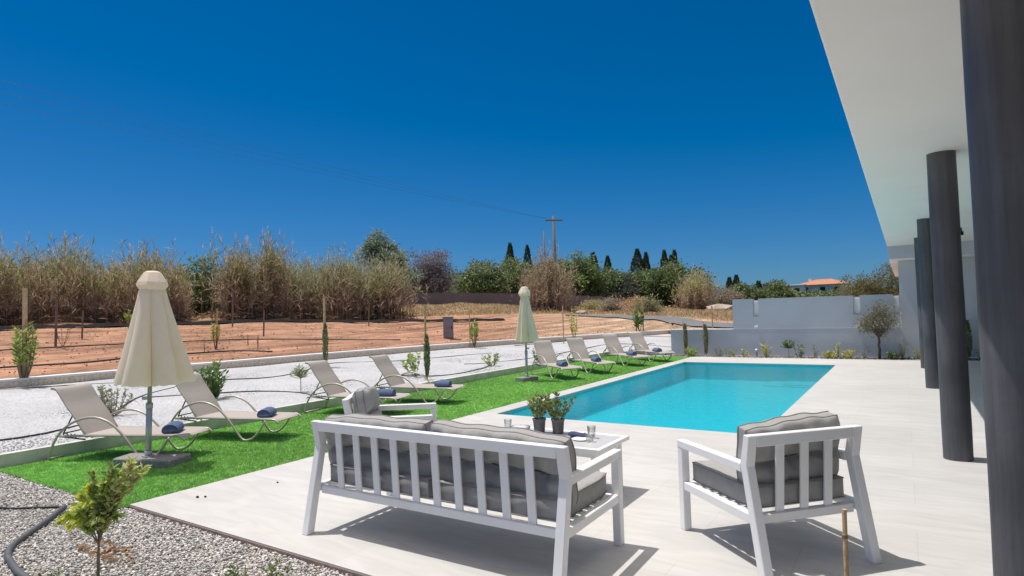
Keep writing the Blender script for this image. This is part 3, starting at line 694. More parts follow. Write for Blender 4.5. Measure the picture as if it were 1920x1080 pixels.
def build_table():
    x0, x1, y0, y1, z = -3.14, -2.0, 4.27, 4.87, .43
    root = empty('coffee_table', ((x0 + x1) / 2, (y0 + y1) / 2, 0), 0, 'low white framed garden table with a pale grey top between the sofa and the pool', 'table')
    w, d = x1 - x0, y1 - y0
    mb = MB()
    mb.box((0, 0, z - .004), (w - .08, d - .08, .008)); mb.build('tabletop', M['tabletop'], root)
    mb = MB()
    for s in (-1, 1):
        mb.box((0, s * (d / 2 - .02), z - .014), (w, .04, .034), None, .003); mb.box((s * (w / 2 - .02), 0, z - .0135), (.04, d - .08, .033), None, .003)
    mb.build('table_frame', M['white'], root)
    mb = MB()
    for s in (-1, 1):
        mb.box((0, s * (d / 2 - .07), z - .055), (w - .14, .03, .045)); mb.box((s * (w / 2 - .07), 0, z - .055), (.03, d - .18, .044))
    mb.build('apron', M['white'], root)
    for sx in (-1, 1):
        for sy in (-1, 1): MB().box((sx * (w / 2 - .075), sy * (d / 2 - .075), (z - .033) / 2), (.05, .05, z - .033), None, .003).build('leg', M['white'], root)
build_table()

# ---------------------------------------------------------------- foliage
def leaf_quads(P, Dr, Ln, Wd, r=None):
    """diamond leaves: base P (n,3), direction Dr (n,3), length, width, slight fold"""
    r = r or rng; n = len(P); Dr = Dr / np.linalg.norm(Dr, axis=1, keepdims=True); rv = r.normal(size=(n, 3)); S = np.cross(Dr, rv); S /= np.linalg.norm(S, axis=1, keepdims=True) + 1e-9
    Ln = np.broadcast_to(np.asarray(Ln).reshape(-1, 1), (n, 1)); Wd = np.broadcast_to(np.asarray(Wd).reshape(-1, 1), (n, 1))
    mid = P + Dr * Ln * .45; V = np.stack([P, mid + S * Wd / 2, P + Dr * Ln + np.array([0, 0, -1]) * Ln * .08, mid - S * Wd / 2], 1)
    return V.reshape(-1, 3), np.arange(n * 4).reshape(n, 4)
def palette(pal, n, cl=None, jit=.22):
    pal = np.array(pal) * 1.25; C = pal[rng.integers(0, len(pal), n)]
    return np.clip(C * rng.uniform(1 - jit, 1 + jit, (n, 1)), 0, 1)
def limb(mb, a, b, r0, r1, k=5, wob=.06, n=6):
    a, b = Vector(a), Vector(b); L = (b - a).length; P = []
    for i in range(k + 1):
        t = i / k; P.append(a.lerp(b, t) + Vector(rng.normal(size=3)) * L * wob * math.sin(t * math.pi) * .5 + Vector((0, 0, L * .08 * math.sin(t * math.pi))))
    mb.tube(P, [r0 + (r1 - r0) * i / k for i in range(k + 1)], n); return P
def make_tree(name, loc, label, cat, ells, nclus, nleaf, lf, lw, pal, trunk_r, fork, group=None, spread=.3, limbs=12, bark='bark', up=.2, shell=.55, trunk_top=None):
    """ells: list of (cx,cy,cz,rx,ry,rz) local; each leaf a small face, clumped round random twig ends"""
    root = empty(name, loc, 0, label, cat, group)
    cen = []; w = np.array([e[3] * e[4] * e[5] for e in ells]); w = w / w.sum()
    for i in rng.choice(len(ells), nclus, p=w):
        cx, cy, cz, rx, ry, rz = ells[i]; d = rng.normal(size=3); d /= np.linalg.norm(d); q = rng.uniform(shell, 1) * rng.uniform(.86, 1.1)
        cen.append((cx + d[0] * rx * q, cy + d[1] * ry * q, cz + d[2] * rz * q))
    cen = np.array(cen); R0 = max(ells[0][3:6])
    mb = MB(); top = trunk_top or (ells[0][0] * .5, ells[0][1] * .5, fork); limb(mb, (0, 0, -.05), top, trunk_r, trunk_r * .75, 5, .04, 8)
    for i in range(min(limbs, nclus)):
        c = cen[i]; P = limb(mb, top, c, trunk_r * .5, trunk_r * .08, 5, .12, 5)
        for q in range(2):
            c2 = cen[rng.integers(0, nclus)]; pm = P[rng.integers(2, 5)]
            if (Vector(c2) - pm).length < R0 * .9: limb(mb, pm, c2, trunk_r * .2, trunk_r * .05, 3, .12, 4)
    mb.build('trunk', M[bark], root, True)
    idx = rng.integers(0, nclus, nleaf); sp = spread * R0
    P = cen[idx] + rng.normal(size=(nleaf, 3)) * sp * np.array([1, 1, .8]) * .5
    Dr = (P - cen[idx]) * .8 + rng.normal(size=(nleaf, 3)) * sp * .6 + np.array([0, 0, up * sp])
    V, F = leaf_quads(P, Dr, lf * rng.uniform(.6, 1.3, nleaf), lw * rng.uniform(.7, 1.2, nleaf))
    ct = rng.uniform(.75, 1.25, (nclus, 1))
    np_mesh('crown', V, F, M['leaf'], root, palette(pal, nleaf) * ct[idx])
    return root
def plant(name, loc, label, h, w, nst, nleaf, lf, lw, pal, group=None, cat='plant', stem_r=.006, bare=.3, lean=(0, 0), tree=False):
    """small plant: several stems fanning from the ground (or one stem with a head when tree) with leaves along them"""
    root = empty(name, loc, 0, label, cat, group); mb = MB(); stems = []
    if tree:
        top = Vector((lean[0] * .5, lean[1] * .5, h * bare)); mb.tube(smoothcurve([(0, 0, -.04), (top.x * .4, top.y * .4, h * bare * .5), top], 3), stem_r, 6)
    for i in range(nst):
        a = rng.uniform(0, 6.28); q = (i + .5) / nst; rr = w / 2 * math.sqrt(q) * rng.uniform(.7, 1.1); tip = Vector((math.cos(a) * rr + lean[0], math.sin(a) * rr + lean[1], h * rng.uniform(.72, 1.0) * (1 - .25 * q)))
        b = Vector((0, 0, -.03)) if not tree else Vector((lean[0] * .5, lean[1] * .5, h * bare))
        mid = b.lerp(tip, .5) + Vector((math.cos(a), math.sin(a), 0)) * w * .06
        P = smoothcurve([b, mid, tip], 5); mb.tube(P, [stem_r * (1 if not tree else .6) * (1 - .7 * k / (len(P) - 1)) for k in range(len(P))], 5); stems.append(P)
    mb.build('stem', M['stem'], root, True)
    pts = []; drs = []
    per = max(1, nleaf // nst)
    for P in stems:
        for k in range(per):
            t = rng.uniform(bare if not tree else .05, 1.0); q = t * (len(P) - 1); i = min(int(q), len(P) - 2); p = P[i].lerp(P[i + 1], q - i); d = (P[i + 1] - P[i]).normalized()
            a = rng.uniform(0, 6.28); pts.append(p[:]); drs.append((d.x * .6 + math.cos(a), d.y * .6 + math.sin(a), d.z * .7 + rng.uniform(-.1, .6)))
    n = len(pts); V, F = leaf_quads(np.array(pts), np.array(drs), lf * rng.uniform(.6, 1.25, n), lw * rng.uniform(.7, 1.2, n))
    np_mesh('leaves', V, F, M['leaf'], root, palette(pal, n)); return root

G_OLIVE = [(.21, .24, .13), (.16, .19, .11), (.32, .33, .22), (.24, .24, .14)]
G_GREEN = [(.10, .19, .05), (.14, .25, .06), (.19, .29, .08), (.08, .14, .05)]
G_LIME = [(.26, .36, .07), (.40, .44, .10), (.16, .26, .07), (.34, .38, .14)]
G_YEL = [(.52, .50, .12), (.40, .42, .10), (.26, .32, .09), (.60, .52, .18)]
G_DARK = [(.05, .08, .04), (.07, .10, .05), (.085, .11, .06), (.04, .06, .035)]
G_GREY = [(.17, .23, .16), (.22, .28, .2), (.13, .18, .12), (.28, .33, .25)]
G_MUTE = [(.15, .20, .09), (.20, .25, .11), (.25, .29, .14), (.11, .15, .07)]

# potted herbs, glasses and small things on the table
def pot_plant(loc, label, h, pal, seed_w):
    root = plant('potted_herb', loc, label, h, seed_w, 13, 420, .042, .019, pal, 'potted herbs on the garden table', 'potted plant', .0025, .3)
    for ch in root.children: ch.location = (0, 0, .10)
    MB().lathe([(0, .002), (.042, .002), (.046, .004), (.056, .112), (.061, .113), (.061, .128), (.053, .128), (.051, .105)], 28).build('pot', M['pot'], root, True)
    MB().lathe([(.0, .104), (.052, .104)], 20).build('potting_soil', M['soilpot'], root)
pot_plant((-2.76, 4.67, .43), 'sparse herb with pale stems in the dark grey pot nearer the clear glasses', .27, [(.22, .30, .08), (.18, .24, .07), (.34, .34, .14)], .22)
pot_plant((-2.60, 4.72, .43), 'bushy herb with reddish leaves in the dark grey pot on the right of its pair', .26, [(.12, .20, .05), (.17, .24, .06), (.28, .18, .08), (.14, .22, .06)], .30)
def glass_obj(name, loc, label, cat, r, h, group=None):
    root = empty(name, loc, 0, label, cat, group)
    MB().lathe([(0, .001), (r * .85, .001), (r, h), (r - .003, h), (r * .85 - .003, .008), (0, .008)], 24).build('bowl' if r > .05 else 'tumbler', M['glass'], root, True); return root
glass_obj('drinking_glass', (-3.06, 4.62, .43), 'clear tumbler at the left end of the table behind the sofa cushion', 'glass', .034, .105, 'clear tumblers on the garden table')
glass_obj('glass_bowl', (-2.92, 4.60, .43), 'wide shallow clear glass dish between the left tumbler and the pots', 'bowl', .095, .055)
glass_obj('drinking_glass', (-2.25, 4.66, .43), 'clear tumbler standing beside the blue napkin, farther from the sofa', 'glass', .036, .10, 'clear tumblers on the garden table')
glass_obj('drinking_glass', (-2.20, 4.52, .43), 'clear tumbler beside the blue napkin, nearest the front table edge', 'glass', .034, .06, 'clear tumblers on the garden table')
tag(MB().box((-2.36, 4.66, .447), (.19, .10, .02), Matrix.Rotation(.25, 3, 'Z') @ Matrix.Rotation(.12, 3, 'Y'), .008).build('folded_napkin', pmat('navy_cloth', (.05, .055, .13), .9, .15, 60, .3, 300)), 'folded dark blue napkin lying on the table right of the pots', 'napkin')
tag(MB().lathe([(0, 0), (.055, 0), (.075, .008), (.073, .011), (.053, .004), (0, .004)], 24, (-2.30, 4.56, .431)).build('saucer', M['cap'], None, True), 'small white saucer under the edge of the blue napkin', 'saucer')

# ---------------------------------------------------------------- sun loungers
def make_lounger():
    root = empty('sun_lounger', (0, 0, 0)); W = .54; zs = .268; m = M['frame']
    prof = [(0, .0), (.025, .10), (.10, .25), (.24, .385), (.42, .46), (.60, .475), (.77, .42), (.92, .30), (1.05, .15), (1.15, .035), (1.22, .014), (1.31, .04), (1.40, .12), (1.46, .20), (1.50, zs - .012)]
    for s in (0, W): MB().tube(smoothcurve([(x, s, z) for x, z in prof], 3), .0135, 8).build('arm_and_leg_tube', m, root, True)
    MB().tube([(.004, 0, .014), (.004, W, .014)], .012, 8).build('ground_bar', m, root, True)
    for s in (.035, W - .035): MB().tube(smoothcurve([(.11, s, zs - .01), (.44, s, zs), (1.1, s, zs), (1.54, s, zs), (1.62, s, zs - .012), (1.66, s, zs - .05)], 3), .013, 8).build('seat_rail', m, root, True)
    for x in (.44, 1.0, 1.45): MB().tube([(x, .035, zs - .014), (x, W - .035, zs - .014)], .010, 7).build('cross_bar', m, root, True)
    hx, tx, tz = .43, -.02, .785
    bp = [(hx, zs), (.30, zs + .19), (.17, zs + .35), (.08, tz - .035), (.04, tz), (-.01, tz + .005)]
    for s in (.045, W - .045): MB().tube(smoothcurve([(x, s, z) for x, z in bp], 3), .012, 8).build('back_rail', m, root, True)
    # fabric: seat and back
    def sheet(path, name, sag):
        P = smoothcurve([(x, 0, z) for x, z in path], 5); V = []; F = []; n = 9; k = len(P)
        for off in (0, -.004):
            for i, p in enumerate(P):
                for j in range(n):
                    y = .03 + (W - .06) * j / (n - 1); e = 1 - (2 * j / (n - 1) - 1) ** 2; V.append((p.x, y, p.z + .014 + off - sag * e * math.sin(math.pi * i / (k - 1))))
        for i in range(k - 1):
            for j in range(n - 1):
                a = i * n + j; b = a + k * n; F.append((a, a + n, a + n + 1, a + 1)); F.append((b, b + 1, b + n + 1, b + n))
        for j in (0, n - 1):
            for i in range(k - 1): a = i * n + j; F.append((a, a + n, a + n + k * n, a + k * n))
        mb = MB(); mb.add(V, F); mb.build(name, M['sling'], root, True)
    sheet([(hx, zs), (.8, zs), (1.2, zs), (1.50, zs), (1.59, zs - .008), (1.63, zs - .035)], 'seat_sling', .02)
    sheet(bp, 'back_sling', .018)
    mb = MB()   # support frame with notched rack
    mb.tube([(.26, .06, zs + .24), (.13, .06, zs + .02), (.13, W - .06, zs + .02), (.26, W - .06, zs + .24)], .008, 6)
    for s in (.05, W - .05):
        mb.tube([(.08, s, zs - .01), (.42, s, zs - .045)], .008, 6)
        for k in range(5): mb.tube([(.10 + k * .05, s, zs - .01 - k * .005), (.085 + k * .05, s, zs + .035 - k * .005)], .006, 5)
    mb.build('notched_rack', M['black'], root, True)
    return root
def make_towel():
    mb = MB(); n = 26; P = []; L = .26
    prof = [(.088 * math.cos(a) * (1 + .02 * math.sin(3 * a)), .074 * max(-.3, math.sin(a)) + .024) for a in np.linspace(0, 2 * math.pi, n, endpoint=False)]
    V = []
    for k in range(9):
        t = k / 8; s = .93 if k in (0, 8) else 1 + .025 * math.sin(k * 2.2); V += [(x * s, -L / 2 + L * t, z * s) for x, z in prof]
    F = [(k * n + j, k * n + (j + 1) % n, (k + 1) * n + (j + 1) % n, (k + 1) * n + j) for k in range(8) for j in range(n)] + [tuple(range(n)), tuple(8 * n + j for j in range(n))[::-1]]
    mb.add(V, F)
    for s in (-1, 1):   # spiral of the roll at both ends
        mb.tube([(.011 * a * math.cos(a) * .62, s * L / 2, .011 * a * math.sin(a) * .42 + .024) for a in np.linspace(1, 10.6, 40)], .005, 5)
    return mb.build('rolled_towel', M['towel'], None, True)
lounger0 = make_lounger(); towel0 = make_towel()
LOUNGE = [(-8.15, 2.95, 24.1, 1.34, 68, 'taupe sun lounger nearest the camera, beside the large umbrella pole', 'blue towel roll on the lounger nearest the camera, its round end showing'),
          (-8.13, 4.24, 17.5, 1.32, 72, 'taupe sun lounger partly behind the cream umbrella canopy, second from the camera', 'blue towel roll on the second lounger, just right of the near umbrella pole'),
          (-8.1, 6.38, 12.7, 1.34, 170, 'taupe sun lounger whose foot end is hidden by the armchair cushion', 'blue towel roll right beside the armchair cushion'),
          (-8.0, 7.67, 10.6, 1.34, 172, 'taupe sun lounger standing alone between the sofa and the far umbrella, fourth from the camera', 'long blue towel roll on the fourth lounger above the sofa back'),
          (-7.65, 12.65, -36, 1.15, 178, 'taupe sun lounger right beside the far umbrella', 'blue towel roll on the lounger beside the far umbrella'),
          (-7.43, 13.96, -35.5, 1.15, 184, 'taupe sun lounger second beyond the far umbrella', 'blue towel roll on the second lounger beyond the far umbrella'),
          (-7.32, 15.93, -34.6, 1.15, 176, 'taupe sun lounger last but one towards the boundary wall', 'blue towel roll on the last lounger but one towards the wall'),
          (-7.12, 17.38, -34.8, 1.15, 182, 'taupe sun lounger farthest from the camera, next to the low wall end', 'blue towel roll on the farthest lounger by the low wall end')]
for i, (x, y, a, tx, tr, lab, tlab) in enumerate(LOUNGE):
    o = lounger0 if i == 0 else copy_tree(lounger0); o.location = (x, y, -.012); o.rotation_euler = (0, 0, R(a)); tag(o, lab, 'sun lounger', 'sun loungers in a row on the artificial grass')
    t = towel0 if i == 0 else copy_tree(towel0); c, s = math.cos(R(a)), math.sin(R(a)); ly = .27
    t.location = (x + c * tx - s * ly, y + s * tx + c * ly, .266); t.rotation_euler = (0, 0, R(a + 90 - tr)); tag(t, tlab, 'towel', 'rolled blue towels on the sun loungers')

# ---------------------------------------------------------------- umbrellas
def make_umbrella():
    root = empty('closed_umbrella', (0, 0, 0))
    MB().tube([(0, 0, .09), (0, 0, .62)], .030, 16).tube([(0, 0, .60), (0, 0, .66)], .035, 16).tube([(0, 0, .11), (0, 0, .15)], .036, 16).build('lower_pole', M['pole'], root, True)
    MB().tube([(0, 0, .62), (0, 0, 2.04)], .022, 14).tube([(0, -.02, .72), (.0, -.055, .72)], .008, 8).lathe([(0, 0), (.028, 0), (.028, .03), (0, .03)], 10, (0, -.07, .705)).build('upper_pole', M['pole'], root, True)
    n = 128; K = 30; V = []
    rr = np.random.default_rng(5); amp = rr.uniform(.7, 1.15, 6); ph = rr.uniform(-.18, .18, 6)
    def rad(q, t):
        k = (q / (2 * math.pi) * 6) % 6; i = int(k); f = k - i
        ridge = abs(math.sin(math.pi * (f + ph[i] * math.sin(math.pi * f)))) ** .85      # 0 in valleys, 1 on panels
        base = .13 + .27 * t ** 1.08
        return base * (1 - (.24 + .46 * t) * (1 - ridge) * amp[i]) + .006 * math.sin(9 * q + t * 5) * t
    for k in range(K):
        t = k / (K - 1)
        for j in range(n):
            q = 2 * math.pi * j / n; r = rad(q, t); hem = .05 * (r / .44) if k == K - 1 else .05 * (r / .44) * t
            z = 1.875 - 1.03 * t + hem - (.012 * abs(math.sin(q * 12)) if k == K - 1 else 0); V.append((r * math.cos(q) + .055 * t, r * math.sin(q), z))
    F = [(k * n + j, (k + 1) * n + j, (k + 1) * n + (j + 1) % n, k * n + (j + 1) % n) for k in range(K - 1) for j in range(n)]
    mb = MB(); mb.add(V, F); o = mb.build('canopy', M['canopy'], root, True)
    # vent cap, folded
    mb = MB(); n = 8; V = []
    for r, z in ((.10, 1.865), (.125, 1.875), (.158, 1.922), (.145, 1.96), (.085, 2.062), (.05, 2.078), (0.004, 2.082)):
        V += [(r * (1 + (.06 if j % 2 else -.05)) * math.cos(2 * math.pi * j / n + .3), r * (1 + (.06 if j % 2 else -.05)) * math.sin(2 * math.pi * j / n + .3), z) for j in range(n)]
    mb.add(V, [(i * n + j, i * n + (j + 1) % n, (i + 1) * n + (j + 1) % n, (i + 1) * n + j) for i in range(6) for j in range(n)]); c = mb.build('vent_cap', M['canopy'], root)
    mb = MB()
    for k in range(6):
        q = 2 * math.pi * k / 6 + .5; mb.tube([(math.cos(q) * .03, math.sin(q) * .03, 1.86), (math.cos(q) * .20, math.sin(q) * .20, 1.0)], .006, 5)
    mb.build('ribs', M['pole'], root)
    mb = MB(); rr = np.random.default_rng(3)
    for s in (-1, 1):   # two concrete slabs side by side
        mb.box((s * .165 + .03, .03, .045), (.325, .36, .095), Matrix.Rotation(.0, 3, 'Z'), .012)
    mb.build('base_slab', M['stone'], root)
    MB().tube([(0, 0, .092), (0, 0, .105)], .06, 16).build('pole_socket', M['pole'], root)
    return root
um = make_umbrella(); um.location = (-6.88, 3.39, -.02); um.rotation_euler = (R(0), R(1.9), R(25)); tag(um, 'closed cream garden umbrella on a grey pole, the large one near the camera', 'umbrella', 'closed umbrellas on the artificial grass')
u2 = copy_tree(um); u2.location = (-7.05, 11.45, -.02); u2.rotation_euler = (0, 0, R(75)); u2["label"] = 'closed cream garden umbrella far along the lawn, seen small behind the potted herbs'
for ch in u2.children:
    if ch.name.startswith('canopy'): ch.scale = (.70, .70, 1)
    if ch.name.startswith('base_slab'): ch.scale = (.72, .72, 1)
    if ch.name.startswith('vent_cap'): ch.scale = (.85, .85, 1)
    if ch.name.startswith('ribs'): ch.scale = (.7, .7, 1)

# ---------------------------------------------------------------- hoses
def hose(name, pts, r, z, label, mat='hose', group='black drip hoses across the gravel', zf=None):
    P = smoothcurve([(x, y, (zf(x, y) if zf else z) + r * .6) for x, y in pts], 6)
    jt = .006 if r < .016 else .0008
    P = [Vector((p.x + rng.normal() * jt, p.y + rng.normal() * jt, (zf(p.x, p.y) if zf else p.z - 0) + r * .6 if zf else p.z)) for p in P]
    root = MB().tube(P, r, 7).build(name, M[mat], None, True); tag(root, label, 'hose', group); return root
hose('drip_hose', [(-16.2, 1.5), (-14.8, 4.56), (-14.2, 5.84), (-13.3, 6.9), (-12.39, 7.77), (-11.9, 8.49), (-12.2, 9.5), (-13.2, 11.2), (-12.46, 12.2), (-11.92, 13.0), (-11.65, 14.5), (-11.2, 16.08)], .012, 0, 'long black drip hose running past the leafy staked sapling along the back of the gravel', zf=gz)
hose('drip_hose', [(-10.2, 1.5), (-9.23, 2.85), (-9.4, 3.69), (-9.93, 4.34), (-11.03, 5.16), (-11.66, 5.75), (-12.2, 6.6)], .012, 0, 'black drip hose curving behind the nearest lounger and the umbrella pole', zf=gz)
hose('drip_hose', [(-11.2, 5.6), (-10.63, 6.5), (-10.23, 6.99), (-9.5, 7.25), (-8.9, 7.15), (-8.7, 6.9)], .012, 0, 'black drip hose from the dark green shrub to the tiny palm like sapling', zf=gz)
hose('drip_hose', [(-9.2, 9.5), (-9.3, 9.75), (-9.55, 10.2), (-9.3, 10.5), (-8.99, 10.4), (-8.7, 11.0), (-8.9, 12.4), (-9.3, 13.4)], .012, 0, 'black drip hose looping behind the fourth lounger', zf=gz)
hose('drip_hose', [(-9.9, 12.9), (-9.47, 13.54), (-9.2, 16.0), (-9.4, 18.6), (-9.34, 21.0), (-8.2, 21.4), (-6.75, 20.6)], .012, 0, 'black drip hose behind the far loungers', zf=gz)
hose('drip_hose', [(-12.2, 19.0), (-11.4, 22.5), (-10.88, 25.05), (-9.8, 25.9), (-8.56, 25.9)], .012, 0, 'black drip hose close under the field kerb at the far end', zf=gz)
hose('drip_hose', [(-17.4, 1.0), (-17.2, 5.2), (-17.1, 6.0), (-16.9, 6.9), (-17.2, 8.2), (-17.1, 9.3), (-16.8, 10.8), (-15.9, 11.4)], .022, 0, 'black hose lying on the red soil just beyond the field kerb', zf=lambda x, y: terr(x, y) + .03)
hose('drip_hose', [(-21.5, 4.0), (-21.2, 9.5), (-20.4, 12.5), (-18.6, 15.2), (-16.0, 17.0)], .02, 0, 'black hose crossing the middle of the red field', zf=lambda x, y: terr(x, y) + .03)
hose('irrigation_pipe', [(-7.5, 1.55), (-6.45, 1.99), (-6.2, 2.13), (-5.98, 2.26)], .010, -.022, 'thin black pipe lying on the grey gravel up to the thick pipe end', 'hose', 'pipes on the grey gravel')
hose('irrigation_pipe', [(-5.93, 2.26), (-5.68, 2.06), (-5.46, 1.87), (-5.24, 1.69), (-5.05, 1.60), (-4.86, 1.56), (-4.6, 1.52), (-4.3, 1.50), (-3.9, 1.42)], .021, -.018, 'thick grey pipe bending sharply on the grey gravel', 'ghose', 'pipes on the grey gravel')
hose('drip_hose', [(-6.3, 18.9), (-5.2, 19.0), (-4.0, 18.85), (-2.6, 19.0), (-1.4, 18.8), (-.9, 18.9), (-1.0, 19.1), (-1.6, 19.15), (-1.9, 18.95), (-1.5, 18.7), (-.2, 18.95), (1.2, 19.05), (3, 18.9)], .014, -.015, 'black drip hose winding along the planting bed under the far wall')

# ---------------------------------------------------------------- stakes and saplings
def stake(loc, h, label, r=.018, mat='wood', lean=(0, 0), group='wooden plant stakes'):
    o = MB().tube([(0, 0, -.1), (lean[0] * .5, lean[1] * .5, h * .5), (lean[0], lean[1], h)], [r, r, r * .95], 9).lathe([(0, 0), (r * 1.02, 0)], 8, (lean[0], lean[1], h + .001)).build('wooden_stake', M[mat], None, False)
    o.location = loc; return tag(o, label, 'stake', group)
def P3(x, y, f): return (x, y, f(x, y))
stake(P3(-15.1, 5.05, gz), 2.0, 'thick pale stake holding the leafy sapling at the far left', .045)
plant('staked_sapling', P3(-15.02, 5.0, gz), 'leafy yellow green sapling tied to the pale stake at the far left', 1.42, .62, 15, 560, .13, .035, G_LIME, None, 'tree', .016, .42)
stake(P3(-12.68, 10.65, gz), 1.80, 'tall stake behind the third lounger with a slim cypress', .030)
def slim_cypress(loc, h, w, label, n=900, pal=G_MUTE):
    root = empty('slim_cypress', loc, 0, label, 'tree', 'slim young cypresses'); MB().tube([(0, 0, -.03), (0, 0, h * .9)], [.014, .004], 6).build('trunk', M['stem'], root)
    t = rng.random(n); q = rng.uniform(0, 6.283, n); r = w / 2 * np.clip(np.sin(np.clip(t, .02, 1) * math.pi * .86 + .25), .15, 1) * rng.uniform(.4, 1, n)
    P = np.stack([np.cos(q) * r, np.sin(q) * r, .06 * h + t * h * .9], 1); Dr = np.stack([np.cos(q) * .5, np.sin(q) * .5, np.full(n, 1.3)], 1)
    V, F = leaf_quads(P, Dr, .09, .02); np_mesh('crown', V, F, M['leaf'], root, palette(pal, n)); return root
slim_cypress(P3(-12.60, 10.60, gz), 1.12, .13, 'slim cypress tied to the tall stake behind the third lounger', 700, G_MUTE)
stake(P3(-8.66, 9.97, gz), 1.58, 'pale stake rising behind the fourth lounger', .024)
slim_cypress(P3(-8.60, 9.93, gz), .95, .11, 'slim cypress tied to the pale stake behind the fourth lounger', 600, G_MUTE)
plant('low_shrub', P3(-9.25, 10.3, gz), 'loose green shrub at the foot of the stake behind the fourth lounger', .55, .75, 9, 240, .09, .04, G_LIME, None, 'shrub', .006, .3)
plant('low_shrub', P3(-9.76, 4.32, gz), 'rounded grey green shrub between the nearest lounger and the umbrella', .50, .62, 26, 700, .055, .018, G_OLIVE, None, 'shrub', .005, .2)
plant('low_shrub', P3(-10.15, 6.12, gz), 'dense dark green shrub on the gravel right of the umbrella canopy', .62, .60, 22, 620, .12, .034, G_GREEN, None, 'shrub', .007, .1)
plant('tiny_tree', P3(-9.44, 7.36, gz), 'tiny thin stemmed tree with a spiky round head on the gravel', .50, .42, 12, 160, .13, .016, [(.14, .18, .06), (.20, .22, .09), (.11, .15, .05)], None, 'tree', .007, .5, tree=True)
plant('staked_sapling', P3(-13.0, 17.6, gz), 'yellow green sapling standing near the field kerb right of the grey cabinet', 1.05, .42, 10, 300, .12, .04, G_LIME, None, 'tree', .012, .45)
stake(P3(-13.12, 17.5, gz), 1.35, 'stake behind the sapling right of the grey cabinet', .02)
plant('low_shrub', P3(-9.0, 12.95, gz), 'small green shrub on the white gravel left of the far umbrella', .34, .62, 10, 200, .08, .03, G_LIME, None, 'shrub', .006, .2)
plant('low_shrub', P3(-8.6, 14.6, gz), 'small dark shrub behind the loungers beyond the far umbrella', .42, .4, 10, 180, .08, .035, G_GREEN, None, 'shrub', .006, .2)
stake(P3(-11.13, 20.87, gz), 1.45, 'bare thin stake right of the far umbrella', .022)
plant('staked_sapling', P3(-11.2, 21.9, gz), 'thin sapling with yellowing leaves right of the far umbrella', 1.45, .55, 7, 130, .12, .07, G_YEL, None, 'tree', .01, .3)
for dx, lb in ((-.06, 'front stake of the close pair behind the last loungers'), (.12, 'rear stake of the close pair behind the last loungers')): stake(P3(-10.4 + dx * 1.5, 26.9 + dx, terr), 1.65, lb, .035, 'wood')
plant('staked_sapling', P3(-10.3, 26.8, terr), 'sapling with large hanging green leaves tied between the pair of stakes', 1.1, .7, 8, 120, .24, .12, G_GREEN, None, 'tree', .012, .3)
slim_cypress((-5.85, 19.1, -.02), 1.0, .11, 'slim cypress against the left end of the low wall', 700, G_OLIVE)
slim_cypress((-5.22, 19.1, -.02), .98, .13, 'slim cypress against the middle of the low wall', 800, G_OLIVE)
stake((-5.90, 19.06, -.02), 1.08, 'thin stake behind the left cypress at the low wall', .014)
stake((-5.27, 19.06, -.02), 1.06, 'thin stake behind the right cypress at the low wall', .014)
stake(P3(-6.8, 26.0, terr), .95, 'thin stake standing by the road just beyond the low wall', .03)
F_ = [(-21.9, 8.1, 1.45, 'brown stake with a bare sapling in the red field, left of the large umbrella', 'oldwood', .035), (-18.3, 11.1, 1.25, 'pale stake with a yellow sapling in the red field, right of the large umbrella', 'wood', .03),
      (-20.9, 14.6, 1.05, 'short brown stake in the red field left of the third lounger', 'oldwood', .03), (-26.7, 17.0, 1.65, 'dark brown post at the gap in the reeds', 'oldwood', .035),
      (-23.8, 22.9, 1.1, 'brown stake in front of the rounded reed clump', 'oldwood', .03), (-24.6, 9.9, 1.0, 'thin brown stake in the red field nearest the black sheet', 'oldwood', .03)]
for x, y, h, lb, mt, r in F_: stake(P3(x, y, terr), h, lb, r, mt, (.03, .02))
plant('staked_sapling', P3(-18.2, 11.0, terr), 'yellow green sapling in the red field right of the large umbrella', .85, .42, 8, 260, .10, .035, G_YEL, None, 'tree', .012, .45)
plant('staked_sapling', P3(-27.0, 12.6, terr), 'small green sapling in the red field left of the large umbrella', .9, .5, 8, 160, .12, .05, G_LIME, None, 'tree', .014, .5)
plant('bare_sapling', P3(-21.8, 8.25, terr), 'nearly leafless sapling beside the brown stake in the red field', .8, .6, 7, 30, .07, .03, [(.14, .08, .05)], None, 'tree', .008, .4)
for i, (x, y) in enumerate(((-17.6, 10.3), (-18.3, 12.2), (-17.5, 12.0), (-16.9, 11.6))):
    plant('dry_twig', P3(x, y, terr), ['bare twig left of the yellow field sapling', 'bare twig behind the yellow field sapling', 'bare twig right of the yellow field sapling', 'bare twig farthest right of the yellow field sapling'][i], .5, .12, 3, 12, .05, .02, [(.2, .12, .07)], 'bare twigs in the red field', 'twig', .008, .4)

